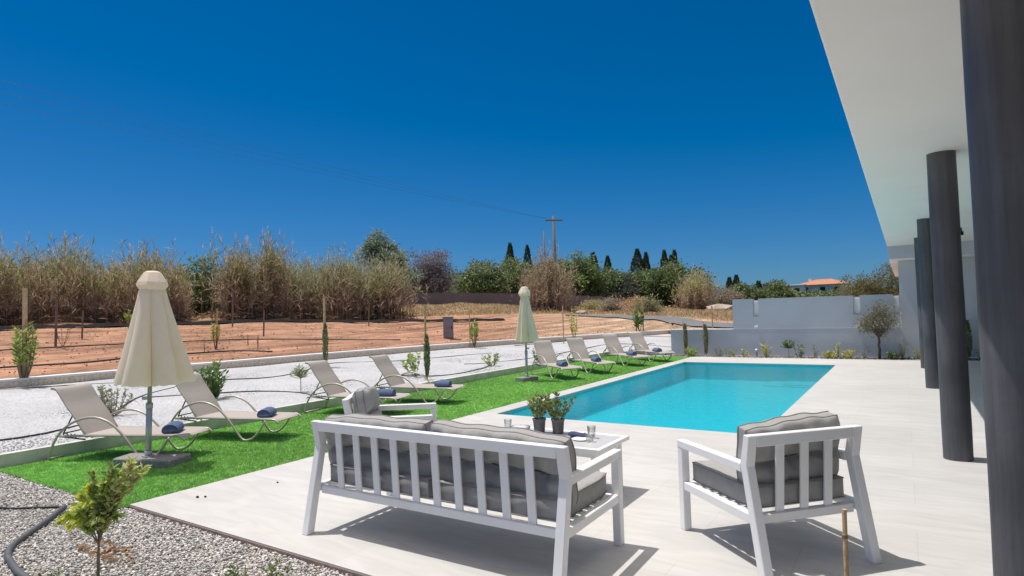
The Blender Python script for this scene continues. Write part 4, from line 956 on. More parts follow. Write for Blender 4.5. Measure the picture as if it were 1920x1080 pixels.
# foreground: small tree in the grey gravel, bamboo stake, weeds, pebbles on the paving
def fg_tree():
    root = empty('young_citrus_tree', (-4.02, 1.70, -.08), 0, 'small foreground tree with yellow green leaves growing in the grey gravel', 'tree')
    mb = MB(); main = smoothcurve([(0, 0, 0), (.004, .0, .2), (-.005, .01, .38), (.01, .02, .52)], 4); mb.tube(main, [.0085] * 5 + [.0065] * (len(main) - 5), 7); stems = []
    # branches (local x right in the picture is roughly +x +y)
    rx = Vector((.84, .54, 0)); ry = Vector((-.54, .84, 0)); J = main[7]
    ends = [(.20, .0, .74), (.26, .02, .70), (.17, .05, .69), (.12, -.05, .73), (.05, .04, .70), (-.03, .0, .68), (.0, .06, .62), (.08, -.06, .64), (-.10, .02, .55), (-.14, -.02, .46), (-.17, .03, .44), (-.20, -.03, .42), (-.16, .06, .48), (-.12, -.05, .41), (-.09, .05, .42), (-.06, .0, .60), (.15, -.05, .64), (.22, .05, .66), (.10, .04, .66), (.10, .0, .50), (.07, .06, .42), (.13, .03, .58), (-.05, -.06, .50), (.03, -.05, .44)]
    for a, b, z in ends:
        tip = rx * a + ry * b + Vector((0, 0, z + .02)); s0 = main[rng.integers(6, len(main))]; P = smoothcurve([s0, s0.lerp(tip, .5) + Vector((0, 0, .02)), tip], 4); mb.tube(P, [.0045 * (1 - .7 * k / (len(P) - 1)) for k in range(len(P))], 5); stems.append((P, a, z))
    mb.build('trunk', M['stem'], root, True)
    pts = []; dr = []; cc = []
    for P, a, z in stems:
        for k in range(80):
            t = rng.uniform(.25, 1); q = t * (len(P) - 1); i = min(int(q), len(P) - 2); p = P[i].lerp(P[i + 1], q - i); d = (P[i + 1] - P[i]).normalized(); an = rng.uniform(0, 6.28)
            pts.append(p[:]); dr.append((d.x + math.cos(an) * .9, d.y + math.sin(an) * .9, d.z * .8 + rng.uniform(-.3, .5)))
            if a < -.05 and t > .5: pal = [(.80, .78, .12), (.66, .72, .12), (.48, .58, .13)]
            elif a > .12: pal = [(.56, .62, .20), (.66, .68, .28), (.36, .46, .14), (.66, .62, .34)]
            else: pal = [(.34, .46, .12), (.46, .58, .14), (.22, .32, .09), (.64, .70, .18), (.46, .50, .26)]
            cc.append(pal[rng.integers(0, len(pal))])
    n = len(pts); V, F = leaf_quads(np.array(pts), np.array(dr), .046 * rng.uniform(.6, 1.5, n), .022 * rng.uniform(.7, 1.3, n)); np_mesh('leaves', V, F, M['leaf'], root, np.array(cc) * rng.uniform(.75, 1.2, (n, 1)))
fg_tree()
b = stake((-.225, 2.49, -.04), .80, 'thin bamboo cane standing in front of the right armchair', .0085, 'wood', (.01, .0), 'garden canes')
MB().tube([(.007, 0, .70), (.007, 0, .712)], .0105, 9).tube([(.004, 0, .45), (.004, 0, .456)], .0098, 9).build('cane_node', M['oldwood'], b)
for i, (x, y, lb) in enumerate(((-3.18, 2.30, 'small green weed in the gravel at the paving edge'), (-3.40, 2.17, 'low sprawling weed in the gravel further from the paving edge'), (-4.3, 1.55, 'yellowish seedling at the foot of the small foreground tree'))):
    plant('gravel_weed', (x, y, -.04), lb, .10, .16, 6, 60, .035, .014, [(.10, .17, .04), (.18, .22, .05)], 'weeds in the grey gravel', 'weed', .002, .1)
n = 110; q = rng.uniform(0, 6.28, n); rr_ = rng.random(n) ** .6
PP = np.stack([-4.55 + np.cos(q) * rr_ * .30, 1.98 + np.sin(q) * rr_ * .10, rng.uniform(-.025, -.005, n)], 1)
V, F = leaf_quads(PP, np.stack([np.cos(q * 3), np.sin(q * 3), rng.uniform(-.1, .3, n)], 1), .05, .022)
tag(np_mesh('fallen_leaves', V, F, M['leaf'], None, palette([(.34, .22, .12), (.25, .17, .11), (.42, .28, .16)], n)), 'dry brown fallen leaves scattered on the grey gravel behind the small tree', 'leaves', kind='stuff')
for i, (x, y, s, lb) in enumerate(((-5.13, 2.93, .012, 'dark pebble on the paving close to the lawn corner, left one of two'), (-5.08, 2.97, .010, 'dark pebble on the paving close to the lawn corner, right one of two'), (-4.9, 3.55, .009, 'single dark pebble on the paving left of the sofa'))):
    v, f = ico(); mb = MB(); mb.add([(x + p[0] * s * 1.5, y + p[1] * s, s * .7 + p[2] * s * .7) for p in v], [tuple(t) for t in f]); tag(mb.build('pebble', M['black']), lb, 'pebble', 'dark pebbles on the paving')

# planting bed along the far wall
def bed(x, y, h, w, n, nl, lf, lw, pal, lb, tree=False, cat='plant'): return plant('bed_plant', (x, y, -.03), lb, h, w, n, nl, lf, lw, pal, 'young plants along the far wall', cat, .006, .45 if tree else .15, tree=tree)
bed(-5.60, 18.75, .30, .6, 12, 200, .10, .04, G_LIME, 'spreading bright green plant at the lawn corner, in front of the cypresses')
bed(-4.80, 19.05, .34, .35, 7, 80, .07, .03, G_OLIVE, 'thin olive plant just right of the two cypresses')
bed(-4.45, 19.0, .22, .35, 7, 90, .07, .03, G_LIME, 'small light green plant at the step of the wall')
bed(-4.05, 18.95, .24, .4, 8, 90, .07, .03, G_YEL, 'low yellow green tuft below the first wall recess')
bed(-3.42, 18.8, .46, .34, 9, 150, .08, .035, G_YEL, 'upright yellow green plant near the first wall recess')
bed(-2.86, 19.05, .58, .42, 12, 220, .07, .04, G_GREEN, 'little round headed tree in the bed, tallest left of the olive', True, 'tree')
bed(-2.58, 18.95, .42, .42, 9, 150, .08, .04, G_GREY, 'grey green bushy plant right of the round headed little tree')
bed(-2.18, 19.1, .40, .22, 5, 50, .08, .03, G_OLIVE, 'wispy upright plant in the middle of the bed')
bed(-1.78, 18.75, .24, .36, 10, 160, .08, .04, G_YEL, 'compact yellow tuft, left one of two')
bed(-1.60, 19.1, .52, .26, 5, 60, .09, .03, G_YEL, 'tall wispy yellow plant behind the compact tufts')
bed(-1.35, 18.95, .26, .36, 10, 140, .08, .04, G_YEL, 'compact yellow tuft, right one of two')
bed(-.95, 19.15, .34, .3, 5, 50, .08, .02, G_OLIVE, 'sparse twiggy plant left of the olive tree')
bed(-.30, 18.72, .26, .5, 12, 160, .08, .04, G_GREEN, 'low dark green plant at the foot of the olive tree')
bed(-.12, 19.15, .50, .34, 8, 90, .09, .02, G_YEL, 'tall dry yellow plant right of the olive tree')
bed(.22, 19.0, .34, .26, 6, 60, .08, .03, G_YEL, 'small yellow plant beside the farthest column')
slim_cypress((1.30, 19.1, -.03), 1.0, .15, 'slim cypress seen just right of the second column', 700, G_MUTE)
bed(1.55, 19.0, .34, .3, 6, 60, .08, .03, G_YEL, 'pale plant between the second column and the big column, left one')
bed(1.82, 19.05, .40, .3, 6, 60, .08, .03, G_YEL, 'pale plant between the second column and the big column, right one')
for x, lb in ((-3.72, 'small grey garden spotlight under the first wall recess'), (-.42, 'small grey garden spotlight right of the olive trunk')):
    r_ = empty('garden_spotlight', (x, 19.0, -.03), 0, lb, 'lamp', 'garden spotlights in the far bed'); MB().tube([(0, 0, 0), (0, 0, .16)], .012, 8).build('spike', M['black'], r_); MB().tube([(0, .03, .17), (0, -.06, .22)], .045, 14).build('lamp_head', M['pole'], r_, True)
make_tree('olive_tree', (-.62, 19.0, -.03), 'young olive tree with a narrow grey green crown before the blue grey wall', 'tree',
          [(0, 0, 1.02, .50, .42, .34), (-.22, 0, .92, .34, .32, .22), (.06, 0, 1.36, .28, .24, .30)], 110, 3000, .085, .024, [(.22, .23, .17), (.30, .30, .23), (.16, .17, .12), (.26, .21, .14)], .035, .58, spread=.30, limbs=22, shell=.2)

# ---------------------------------------------------------------- reeds
def reeds(name, spots, label, cat, hfun, kind=None, leafk=15, stemr=.016, palL=None, group=None):
    n = len(spots); V3 = []; root = None
    X, Y = spots[:, 0], spots[:, 1]; Z = np.array([terr(a, b) for a, b in spots]); H = hfun(n) * (1 + .13 * np.sin(Y * 1.7 + X * .6) + .09 * np.sin(Y * 4.1 + 2) + .06 * np.sin(Y * 9.3))
    lean = rng.normal(0, .10, (n, 2)) * H[:, None]; k = 6; V = []; F = []; C = []
    ts = np.linspace(0, 1, k)
    stems = np.stack([np.stack([X + lean[:, 0] * t ** 1.6, Y + lean[:, 1] * t ** 1.6, Z + H * t], 1) for t in ts], 1)   # n,k,3
    rad = stemr * (1 - .7 * ts)
    ring = np.array([[math.cos(q), math.sin(q), 0] for q in (0, 2.094, 4.189)])
    SV = (stems[:, :, None, :] + ring[None, None] * rad[None, :, None, None]).reshape(-1, 3)
    fs = [(i * 3 + j, i * 3 + (j + 1) % 3, (i + 1) * 3 + (j + 1) % 3, (i + 1) * 3 + j) for i in range(k - 1) for j in range(3)]
    SF = (np.array(fs)[None] + (np.arange(n) * k * 3)[:, None, None]).reshape(-1, 4)
    sc = palette([(.34, .25, .18), (.42, .32, .23), (.27, .19, .14), (.48, .39, .28)], n, jit=.15); SC = np.repeat(sc, len(fs), 0)
    m = n * leafk; idx = np.repeat(np.arange(n), leafk); t = rng.uniform(.12, 1, m) ** .75; q = t * (k - 1); i0 = np.minimum(q.astype(int), k - 2); f = (q - i0)[:, None]
    P = stems[idx, i0] * (1 - f) + stems[idx, i0 + 1] * f; a = rng.uniform(0, 6.283, m)
    Dr = np.stack([np.cos(a), np.sin(a), rng.uniform(.2, 2.6, m)], 1)
    LV, LF = leaf_quads(P, Dr, rng.uniform(.25, .7, m), rng.uniform(.03, .06, m))
    brown = palette([(.48, .36, .27), (.42, .31, .23), (.56, .44, .33), (.34, .25, .18)], m); green = palette(palL or [(.25, .27, .10), (.34, .32, .16), (.20, .23, .08), (.42, .37, .22)], m)
    gt = np.clip((t - .45) * 2.2 + rng.normal(0, .22, m), 0, 1)[:, None]; LC = brown * (1 - gt) + green * gt
    pm = rng.random(n) < .4; PT = stems[pm, -1]; npm = len(PT) * 9; PI = np.repeat(np.arange(len(PT)), 9)
    a = rng.uniform(0, 6.283, npm); PVb = PT[PI] + np.stack([np.zeros(npm), np.zeros(npm), rng.uniform(-.05, .40, npm)], 1); PD = np.stack([np.cos(a) * .35, np.sin(a) * .35, np.ones(npm)], 1)
    PVv, PF = leaf_quads(PVb, PD, rng.uniform(.12, .3, npm), .03); PC = palette([(.62, .54, .44), (.52, .45, .36)], npm)
    # dry litter at the foot
    nl = n * 3; li = rng.integers(0, n, nl); a = rng.uniform(0, 6.283, nl); LB = np.stack([X[li] + rng.normal(0, .5, nl), Y[li] + rng.normal(0, .5, nl), Z[li] + rng.uniform(0, .35, nl)], 1)
    BV, BF = leaf_quads(LB, np.stack([np.cos(a), np.sin(a), rng.uniform(0, .9, nl)], 1), rng.uniform(.2, .6, nl), .05); BC = palette([(.20, .13, .085), (.12, .085, .06), (.30, .22, .14)], nl)
    Vs = [SV, LV, PVv, BV]; Fs = [SF, LF, PF, BF]; off = 0; FF = []
    for v, f2 in zip(Vs, Fs): FF.append(f2 + off); off += len(v)
    o = np_mesh(name, np.concatenate(Vs), np.concatenate(FF), M['reed'], None, np.concatenate([SC, LC, PC, BC])); return tag(o, label, cat, group, kind)
def along(P, n, w):   # random spots in a band along a polyline
    P = np.array(P, float); seg = np.linalg.norm(P[1:] - P[:-1], axis=1); cs = np.concatenate([[0], np.cumsum(seg)]); s = rng.uniform(0, cs[-1], n); i = np.clip(np.searchsorted(cs, s) - 1, 0, len(seg) - 1); t = ((s - cs[i]) / seg[i])[:, None]
    p = P[i] * (1 - t) + P[i + 1] * t; d = (P[i + 1] - P[i]) / seg[i][:, None]; nn = np.stack([-d[:, 1], d[:, 0]], 1); return p + nn * rng.uniform(-w / 2, w / 2, (n, 1)) + rng.normal(0, .15, (n, 2))
def disc(c, r, n):
    a = rng.uniform(0, 6.283, n); q = np.abs(rng.normal(0, .62, n)) * r; return np.stack([c[0] + np.cos(a) * q, c[1] + np.sin(a) * q], 1)
def hf(lo, hi): return lambda n: np.where(rng.random(n) < .13, rng.uniform(hi, hi + .9, n), lo * .8 + (hi - lo * .8) * rng.random(n) ** .8)
sp = along([(-37.5, -6), (-36.8, 6), (-36.3, 11), (-35.2, 15), (-33.6, 18.6)], 6400, 5.0)
u_ = (np.sin(sp[:, 1] * 1.9) + np.sin(sp[:, 1] * 3.7 + 1)); keep = rng.random(len(sp)) < .62 + .2 * u_; sp = sp[keep]
reeds('reed_bed', sp, 'continuous tall bed of brown and green giant reeds along the left side of the field', 'reeds', hf(1.9, 2.9), 'stuff')
reeds('reed_clump', np.concatenate([disc((-32.2, 21.0), 1.25, 330), disc((-31.7, 22.6), 1.2, 300)]), 'tall reed clump right of the narrow gap, with loose plumes above', 'reed clump', hf(2.4, 3.6), None, 17, group='separate reed clumps')
reeds('reed_clump', np.concatenate([disc((-32.6, 25.0), 1.4, 300), disc((-33.4, 26.5), 1.5, 260)]), 'greener lower reed clump between the tall clump and the rounded one', 'reed clump', hf(2.1, 2.9), None, 17, palL=[(.26, .30, .16), (.33, .36, .21), (.20, .24, .12)], group='separate reed clumps')
reeds('reed_clump', np.concatenate([disc((-29.2, 27.0), 1.5, 360), disc((-28.2, 28.6), 1.5, 360), disc((-30.4, 26.4), 1.2, 200)]), 'wide rounded reed clump in front of the dark leafless tree', 'reed clump', hf(2.0, 3.05), None, 18, palL=[(.30, .32, .15), (.38, .37, .2), (.25, .27, .12)], group='separate reed clumps')
reeds('reed_clump', disc((-24.0, 42.5), 1.9, 420), 'brown reed clump behind the far umbrella, below the utility poles', 'reed clump', hf(2.2, 3.7), None, 16, palL=[(.32, .27, .17), (.26, .23, .12)], group='separate reed clumps')
reeds('reed_clump', disc((-16.6, 57.5), 1.5, 330), 'yellow green reed clump above the left end of the low wall', 'reed clump', hf(2.0, 2.9), None, 18, palL=[(.46, .44, .2), (.38, .38, .17), (.32, .33, .14)], group='separate reed clumps')

# dry grass over the fallow ground
def dry_grass():
    n = 60000; a = np.radians(rng.uniform(9, 62, n)); g0 = np.interp(np.degrees(a), [13, 23, 40, 75], [33, 45, 43, 40]); r = g0 + (np.array(72) - g0) * rng.random(n)
    x, y = -np.sin(a) * r, np.cos(a) * r; z = np.array([terr(p, q) for p, q in zip(x, y)]); d = .5 + .5 * np.sin(x * .8 + 1.3 * np.sin(y * .35)) * np.sin(y * .6 + x * .2)
    k = rng.random(n) < (.25 + .75 * d); x, y, z, d = x[k], y[k], z[k], d[k]; n = len(x)
    q = rng.uniform(0, 6.283, n); V, F = leaf_quads(np.stack([x, y, z], 1), np.stack([np.cos(q) * .35, np.sin(q) * .35, np.ones(n)], 1), rng.uniform(.05, .34, n) * (.3 + 1.0 * d), rng.uniform(.05, .12, n))
    C = palette([(.54, .40, .24), (.48, .34, .20), (.60, .47, .30), (.34, .28, .15)], n)
    tag(np_mesh('dry_grass', V, F, M['reed'], None, C), 'dry golden grass covering the rising ground before the far wall and trees', 'dry grass', kind='stuff')
dry_grass()
def far_scrub():
    a = np.radians(rng.uniform(-8, 80, 26000)); r = 112 + rng.normal(0, 3, len(a)) + 4 * np.sin(a * 9); x, y = -np.sin(a) * r, np.cos(a) * r; z = np.array([terr(p, q) for p, q in zip(x, y)])
    top = np.interp(np.degrees(a), [-8, 12, 18, 25, 80], [1.2, 1.2, 2.2, 4.2, 4.6]) * (1 + .22 * np.sin(a * 60) + .15 * np.sin(a * 143)); n = len(a)
    V, F = leaf_quads(np.stack([x, y, z + top * rng.random(n) ** .8], 1), rng.normal(size=(n, 3)) + np.array([0, 0, .4]), rng.uniform(.4, .9, n), rng.uniform(.3, .6, n))
    tag(np_mesh('far_scrub', V, F, M['leaf'], None, palette(G_MUTE + G_DARK + G_GREEN, n)), 'low hazy belt of mixed green scrub behind all the trees on the skyline', 'scrub', kind='stuff')
far_scrub()
for x, y, zt, w, lb, p in ((-17.8, 45.5, 2.5, 2.2, 'dry reddish bush behind the pair of stakes', [(.50, .30, .18), (.42, .28, .17), (.55, .42, .26)]), (-16.2, 44.0, 2.2, 2.0, 'dull green bush beyond the road right of the dry reddish bush', [(.26, .27, .14), (.34, .31, .18), (.20, .21, .11)]), (-20.8, 47.5, 2.4, 2.4, 'twiggy grey bush beyond the road below the field wall', [(.32, .26, .22), (.42, .34, .27), (.25, .24, .14)]), (-24.0, 50.5, 2.3, 2.2, 'low straw coloured bush right of the brown reed clump', [(.44, .38, .2), (.34, .32, .16)])):
    z0 = terr(x, y) - .05; make_tree('dry_bush', (x, y, z0), lb, 'bush', [(0, 0, (zt - z0) * .5, w / 2, w / 2, (zt - z0) * .5)], 50, 2600, .22, .06, p, .04, .15, 'dry bushes beyond the road', .35, 14, shell=.2)

# field wall far behind
FW = [(-58, 28), (-57, 36), (-54.9, 43.4), (-44.6, 56.5), (-37.5, 63.5), (-30.9, 68.35), (-24.6, 70.8)]
def field_wall():
    mb = MB(); tops = [4.1, 4.1, 4.05, 4.0, 3.65, 3.11, 2.35]
    for i in range(len(FW) - 1):
        (x1, y1), (x2, y2) = FW[i], FW[i + 1]; m_ = 5
        for k in range(m_):
            a, b = k / m_, (k + 1) / m_; p = (x1 + (x2 - x1) * a, y1 + (y2 - y1) * a); q = (x1 + (x2 - x1) * b, y1 + (y2 - y1) * b); zt = tops[i] + (tops[i + 1] - tops[i]) * (a + b) / 2
            d = Vector((q[0] - p[0], q[1] - p[1])); L = d.length; an = math.atan2(d.y, d.x); zb = min(terr(*p), terr(*q)) - .3
            mb.box(((p[0] + q[0]) / 2, (p[1] + q[1]) / 2, (zt + zb) / 2), (L + .001 * k, .25, zt - zb), Matrix.Rotation(an, 3, 'Z'))
    tag(mb.build('field_wall', M['farwall']), 'long purplish brown block wall across the far side of the fields', 'wall')
field_wall()

# ---------------------------------------------------------------- background trees
G_BACK = [(.13, .18, .07), (.17, .22, .09), (.21, .25, .11), (.10, .14, .06)]
def bt(name, x, y, ztop, w, h, pal, label, n=3600, lf=.36, lw=.22, nclus=90, rz=None, cat='tree', extra=(), spread=.26, shell=.45, group='trees beyond the fields', tr=.16, skirt=True):
    z0 = terr(x, y) - .1; hh = ztop - z0; ch = h; ells = [(0, 0, hh - ch / 2, w / 2, w / 2, ch / 2)] + [(a * w, b * w, hh - ch / 2 + c * ch, w * d, w * d, ch * e) for a, b, c, d, e in extra]
    return make_tree(name, (x, y, z0), label, cat, ells, nclus, int(n * 1.7), lf, lw, pal, tr, max(.4, hh - ch * .95), group, spread, 14, shell=shell)
EX = ((.35, .1, -.15, .32, .38), (-.36, -.1, -.12, .3, .36), (.1, .2, .12, .28, .36))
bt('grey_leaved_tree', -52.8, 53.2, 11.2, 5.0, 6.4, G_GREY, 'grey green feathery tree rising above the rounded reed clump, left of the leafless tree', 4200, .55, .12, 60, extra=((-.42, 0, .12, .30, .22), (.42, 0, .10, .32, .22), (0, 0, .36, .2, .22)), spread=.22)
bt('grey_leaved_tree', -50.5, 52.5, 8.6, 5.0, 3.8, G_GREY, 'lower grey green tree joined to the right of the feathery one', 3000, .45, .12, 50, extra=EX)
bt('leafless_tree', -50.0, 58.2, 10.5, 6.6, 7.6, [(.20, .175, .18), (.25, .215, .22), (.15, .13, .14)], 'round dark purplish leafless tree', 9000, .4, .075, 260, extra=((.3, 0, -.2, .3, .35), (-.3, 0, -.2, .32, .35)), spread=.2, shell=.15)
bt('leafy_tree', -47.5, 66, 8.6, 6.0, 5.0, G_MUTE, 'mid green tree just right of the leafless tree', extra=EX)
bt('leafy_tree', -44.0, 70, 8.2, 6.5, 5.0, G_MUTE, 'pale green tree behind the left cypress pair', extra=EX)
bt('leafy_tree', -47.5, 74, 9.6, 4.0, 4.6, G_BACK, 'darker green tree top standing left of the cypress pair', 2600, extra=EX)
bt('leafy_tree', -40.0, 70.5, 8.3, 6.5, 5.2, G_MUTE, 'green tree behind the far umbrella top', extra=EX)
bt('leafy_tree', -36.0, 70.5, 8.8, 7.0, 5.6, [(.15, .21, .07), (.19, .25, .09), (.12, .16, .06)], 'bright green broad tree right of the utility poles', 4600, extra=EX)
bt('leafy_tree', -38.5, 80, 7.4, 6.0, 4.6, G_DARK, 'dark tree standing left of the middle cypress', 3000, extra=EX)
bt('leafy_tree', -32.0, 74, 6.6, 6.5, 4.6, G_MUTE, 'muted green tree under the middle cypresses', 3600, extra=EX)
bt('leafy_tree', -29.5, 73.5, 5.2, 5.5, 3.6, [(.07, .07, .06), (.10, .10, .09), (.13, .13, .13), (.06, .08, .04)], 'dark greyish bush tree right above the field wall', 3600, extra=EX)
bt('leafy_tree', -27.6, 75.5, 6.6, 5.5, 4.6, G_MUTE, 'green tree left of the violet flowering one', 3600, extra=EX)
bt('flowering_tree', -26.6, 77.5, 7.0, 3.2, 3.0, [(.28, .22, .46), (.36, .30, .52), (.10, .13, .06)], 'violet flowering tree between the cypress pairs', 2400, .22, .14, 50, extra=EX)
bt('leafy_tree', -24.3, 74.5, 7.6, 7.0, 6.0, G_BACK, 'large dark green tree below the right cypress pair', 5600, extra=EX + ((.2, 0, -.2, .3, .3),))
bt('flowering_tree', -21.7, 74.0, 5.8, 4.2, 4.2, [(.17, .13, .17), (.24, .18, .28), (.09, .10, .05), (.13, .10, .09)], 'dusky tree with mauve blossom on the right flank of the large dark tree', 3000, .22, .14, 50, extra=EX)
bt('leafy_tree', -15.6, 62.5, 3.6, 4.2, 2.8, [(.26, .23, .17), (.20, .18, .13), (.32, .28, .22)], 'pale dry greyish bush right of the yellow green reeds', 2600, .25, .06, 60, extra=EX, tr=.06)
bt('leafy_tree', -18.5, 86, 4.2, 4.5, 2.8, G_BACK, 'green shrubby tree just left of the tiny dark conifers', 2600, extra=EX)
bt('leafy_tree', -14.6, 86, 4.4, 5, 3.0, G_BACK, 'green shrubby tree in front of the small cypress above the wall', 2600, extra=EX)
bt('leafy_tree', -16.6, 97, 4.8, 5, 3.4, [(.12, .13, .06), (.16, .12, .08), (.24, .14, .14), (.10, .12, .05)], 'pinkish green bushes left of the red roofed house', 3400, extra=EX)
bt('leafy_tree', -9.6, 98, 2.9, 8, 2.0, G_BACK, 'low green bush in front of the red roofed house', 3400, extra=EX)
bt('leafy_tree', -13.4, 92, 2.8, 6, 2.0, G_MUTE, 'muted green bush left in front of the red roofed house', 2800, extra=EX)
bt('leafy_tree', -5.6, 99, 3.7, 6, 3.0, G_GREY, 'grey green bush right of the red roofed house', 2600, extra=EX)
bt('olive_bush', -2.3, 44.5, 3.2, 2.8, 2.6, [(.17, .16, .07), (.22, .19, .09), (.13, .13, .06)], 'broad olive brown tree behind the wall, left half of the pair', 3400, .22, .05, 70, extra=EX, group='olive brown trees behind the wall')
bt('olive_bush', -.7, 44.0, 3.85, 3.2, 3.0, [(.17, .16, .07), (.22, .19, .09), (.13, .13, .06)], 'broad olive brown tree behind the wall, right half beside the villa wing', 3400, .22, .05, 70, extra=EX, group='olive brown trees behind the wall')
# green tops behind the reed bed
for i, (x, y, zt, w, lb) in enumerate(((-44.5, 10.5, 5.6, 7.0, 'green tree top above the reed bed at the left edge'), (-43, 15.0, 5.2, 5.0, 'green tree top above the reeds left of the large umbrella'), (-41, 23.5, 6.0, 3.6, 'dark green tree showing through the narrow gap in the reeds'), (-44, 33, 6.0, 7.0, 'pale olive tree behind the lower reed clump'), (-42.5, 38, 6.3, 7.0, 'pale olive tree behind the rounded reed clump'))):
    bt('leafy_tree', x, y, zt, w, 4.2, [G_MUTE, G_MUTE, G_BACK, G_GREY, G_GREY][i], lb, 3600, .26, .12, 70, extra=EX)
def cypress(x, y, ztop, w, h, label):
    z0 = terr(x, y) - .1; root = empty('cypress_tree', (x, y, z0), 0, label, 'tree', 'tall dark cypresses on the skyline'); H_ = ztop - z0
    MB().tube([(0, 0, 0), (0, 0, H_ * .8)], [.16, .04], 8).build('trunk', M['bark'], root)
    n = 2600; t = rng.random(n); q = rng.uniform(0, 6.283, n); prof = np.clip(np.sin(np.clip(t * .92 + .08, 0, 1) ** .8 * math.pi), .06, 1) ** .7; r = w / 2 * prof * rng.uniform(.55, 1.08, n) * (1 + .12 * np.sin(q * 3 + t * 14))
    P = np.stack([np.cos(q) * r, np.sin(q) * r, H_ - h + t * h * .96], 1); V, F = leaf_quads(P, np.stack([np.cos(q) * .5, np.sin(q) * .5, np.full(n, 1.4)], 1), rng.uniform(.25, .6, n), .13); np_mesh('crown', V, F, M['leaf'], root, palette(G_DARK, n))
cypress(-59.7, 92.4, 14.2, 1.9, 9, 'tall dark cypress left of the utility poles, left of its pair')
cypress(-57.0, 94.0, 13.7, 1.7, 9, 'tall dark cypress left of the utility poles, right of its pair')
cypress(-46.6, 99.6, 11.9, 2.2, 8, 'broad dark cypress between the bright green tree and the thin middle one')
cypress(-44.3, 100.7, 11.2, 1.7, 8, 'thin dark cypress in the middle of the skyline')
cypress(-35.9, 93.4, 11.2, 2.3, 8, 'thick dark cypress, left of the close pair over the violet tree')
cypress(-34.6, 93.8, 10.6, 1.5, 8, 'thinner dark cypress, right of the close pair over the violet tree')
cypress(-31.9, 94.8, 10.8, 1.5, 8, 'narrow dark cypress behind the left of the large dark green tree')
cypress(-30.9, 95.0, 9.9, 1.1, 7, 'shortest narrow cypress of the right hand trio')
cypress(-30.4, 95.2, 10.7, 1.3, 8, 'narrow dark cypress farthest right of the right hand trio')
for i, (x, y, zt, lb) in enumerate(((-21.6, 93, 5.6, 'tiny dark conifer tip above the pale dry bush, left'), (-20.6, 93, 5.9, 'tiny dark conifer tip above the pale dry bush, right'), (-16.6, 88, 4.7, 'small dark cypress just left of the high wall end'))): cypress(x, y, zt, 1.0, 4, lb)

# red roofed house far away
def far_house():
    x, y = -12.0, 119; z0 = terr(x, y); root = empty('red_roofed_house', (x + .4, y, z0), R(-8), 'distant cream house with a terracotta hipped roof beyond the wall', 'house'); H_ = 4.75 - z0; w, d = 6.8, 7
    MB().box((0, 0, H_ / 2), (w, d, H_)).build('wall', M['hwall'], root)
    e = .45; zt = H_; V = [(-w / 2 - e, -d / 2 - e, zt + .002), (w / 2 + e, -d / 2 - e, zt + .002), (w / 2 + e, d / 2 + e, zt + .002), (-w / 2 - e, d / 2 + e, zt + .002), (-w / 2 + 2.2, 0, zt + 1.0), (w / 2 - 2.2, 0, zt + 1.0)]
    mb = MB(); mb.add(V, [(0, 1, 5, 4), (1, 2, 5), (2, 3, 4, 5), (3, 0, 4), (3, 2, 1, 0)]); rf = mb.build('roof', M['roof'], root)
    MB().box((-2.4, .5, zt + .75), (.5, .5, .9)).build('chimney', M['hwall'], rf)
    MB().tube([(.6, 0, zt + .9), (.6, 0, zt + 1.5)], .03, 5).box((.6, 0, zt + 1.45), (.8, .03, .03)).build('aerial', M['pole'], rf)
    for wx in (-2.1, .55, 2.7):
        f = MB().box((wx, -d / 2 - .02, zt - .8), (1.0, .06, .95)).build('window', M['hwall'], root); MB().box((wx, -d / 2 - .055, zt - .8), (.8, .02, .75)).build('pane', M['dark'], f)
    w2 = empty('low_cream_house', (-15.8, 117, terr(-15.8, 117)), R(-8), 'small flat cream building left of the red roofed house', 'house'); MB().box((0, 0, 1.35), (3.6, 4, 2.7)).build('wall', M['hwall'], w2); MB().box((0, 0, 2.8), (3.9, 4.3, .2), None, .02).build('roof', M['hwall'], w2)
    MB().box((.6, -2.03, 1.9), (.8, .06, .7)).build('window', M['dark'], w2)
far_house()

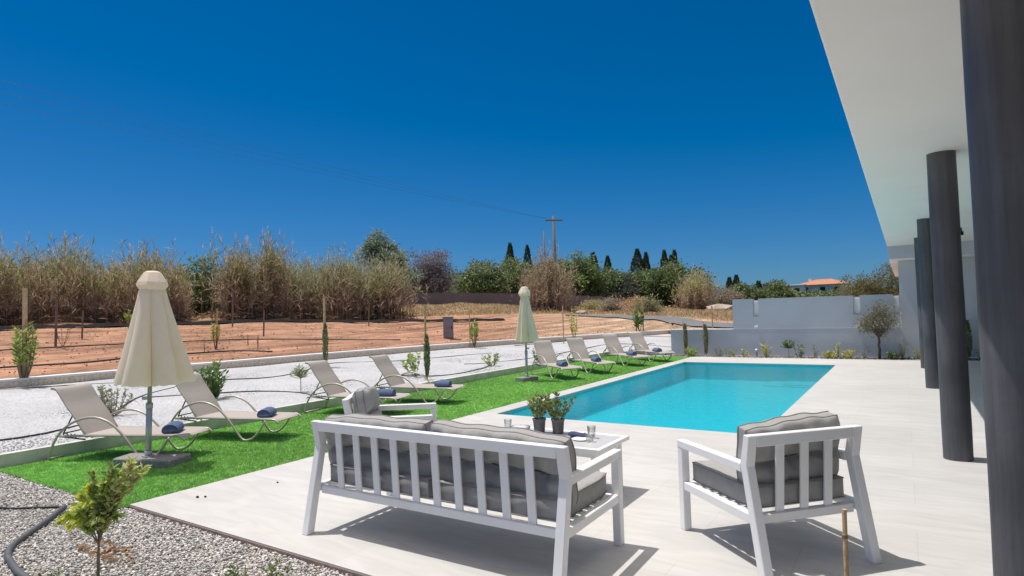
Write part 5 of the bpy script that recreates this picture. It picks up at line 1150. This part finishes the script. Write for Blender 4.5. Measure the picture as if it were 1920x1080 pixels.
# poles, wires, cabinet
def pole(x, y, ztop, r, label, arms=True, name='utility_pole'):
    z0 = terr(x, y) - .1; root = empty(name, (x, y, z0), R(35), label, 'pole', 'wooden poles on the skyline'); h = ztop - z0; MB().tube([(0, 0, 0), (0, 0, h)], [r, r * .7], 10).build('post', M['oldwood'], root, True)
    if arms:
        MB().box((0, -.12, h - .45), (1.7, .1, .12)).build('crossarm', M['oldwood'], root)
        for s in (-.75, 0, .75): MB().lathe([(0, 0), (.05, 0), (.06, .05), (.03, .1), (.05, .14), (0, .17)], 8, (s, -.12, h - .39)).build('insulator', M['pole'], root, True)
    return root
pole(-28.77, 52.65, 10.9, .17, 'tall utility pole with a crossarm rising behind the far umbrella')
pole(-31.6, 55.6, 10.0, .12, 'thinner utility pole just left of the crossarm pole', False)
pole(-44.6, 22.5, 6.6, .10, 'dark thin pole sticking up out of the reeds right above the large umbrella', False)
pole(-46.7, 17.8, 7.5, .09, 'thin pole rising above the reeds left of the large umbrella', False)
def wire(a, b, sag, label, r=.008):
    P = [Vector(a).lerp(Vector(b), t) - Vector((0, 0, sag * 4 * t * (1 - t))) for t in np.linspace(0, 1, 40)]; tag(MB().tube(P, r, 4).build('overhead_wire', M['hose']), label, 'wire', 'overhead power lines')
for dx, dz, lb in ((0, .45, 'uppermost faint power line sloping down across the sky'), (.45, .12, 'middle faint power line sloping down across the sky'), (.9, -.2, 'lowest faint power line sloping down across the sky')):
    wire((-22.0 - dx, -4.0, 8.6 + dz), (-28.9 + dx * .3, 52.5, 10.5 + dz * .1), .25, lb, .005)
wire((-28.5, 52.8, 10.4), (30, 75, 11.5), .8, 'faint power line running right from the crossarm pole towards the villa', .004)
def cabinet():
    x, y = -15.3, 19.0; root = empty('utility_cabinet', (x, y, terr(x, y) - .02), R(38), 'grey utility cabinet standing on the red soil beyond the field kerb', 'cabinet')
    MB().box((0, 0, .42), (.40, .3, .84), None, .01).build('body', M['box'], root); MB().box((0, 0, .865), (.46, .36, .05), None, .01).build('lid', M['box'], root); MB().box((0, -.155, .42), (.34, .012, .72), None, .003).build('door', M['box'], root); MB().box((.13, -.168, .45), (.03, .015, .1)).build('handle', M['black'], root)
cabinet()
# boulders by the road end
for i, (x, y, s, lb) in enumerate(((-12.6, 50.5, 1.1, 'pale boulder on the dry ground left of the high wall end'), (-20.5, 41.5, .5, 'small pale rock beside the road'))):
    v, f = ico(); mb = MB(); r3 = np.random.default_rng(i); mb.add([(p[0] * s * r3.uniform(.9, 1.2), p[1] * s * .7 * r3.uniform(.8, 1.1), p[2] * s * .45 * r3.uniform(.8, 1.1)) for p in v], [tuple(t) for t in f]); o = mb.build('boulder', pmat('pale_rock%d' % i, (.45, .37, .30), .95, .2, 2, .5, 8)); o.location = (x, y, terr(x, y) + s * .2); tag(o, lb, 'rock')
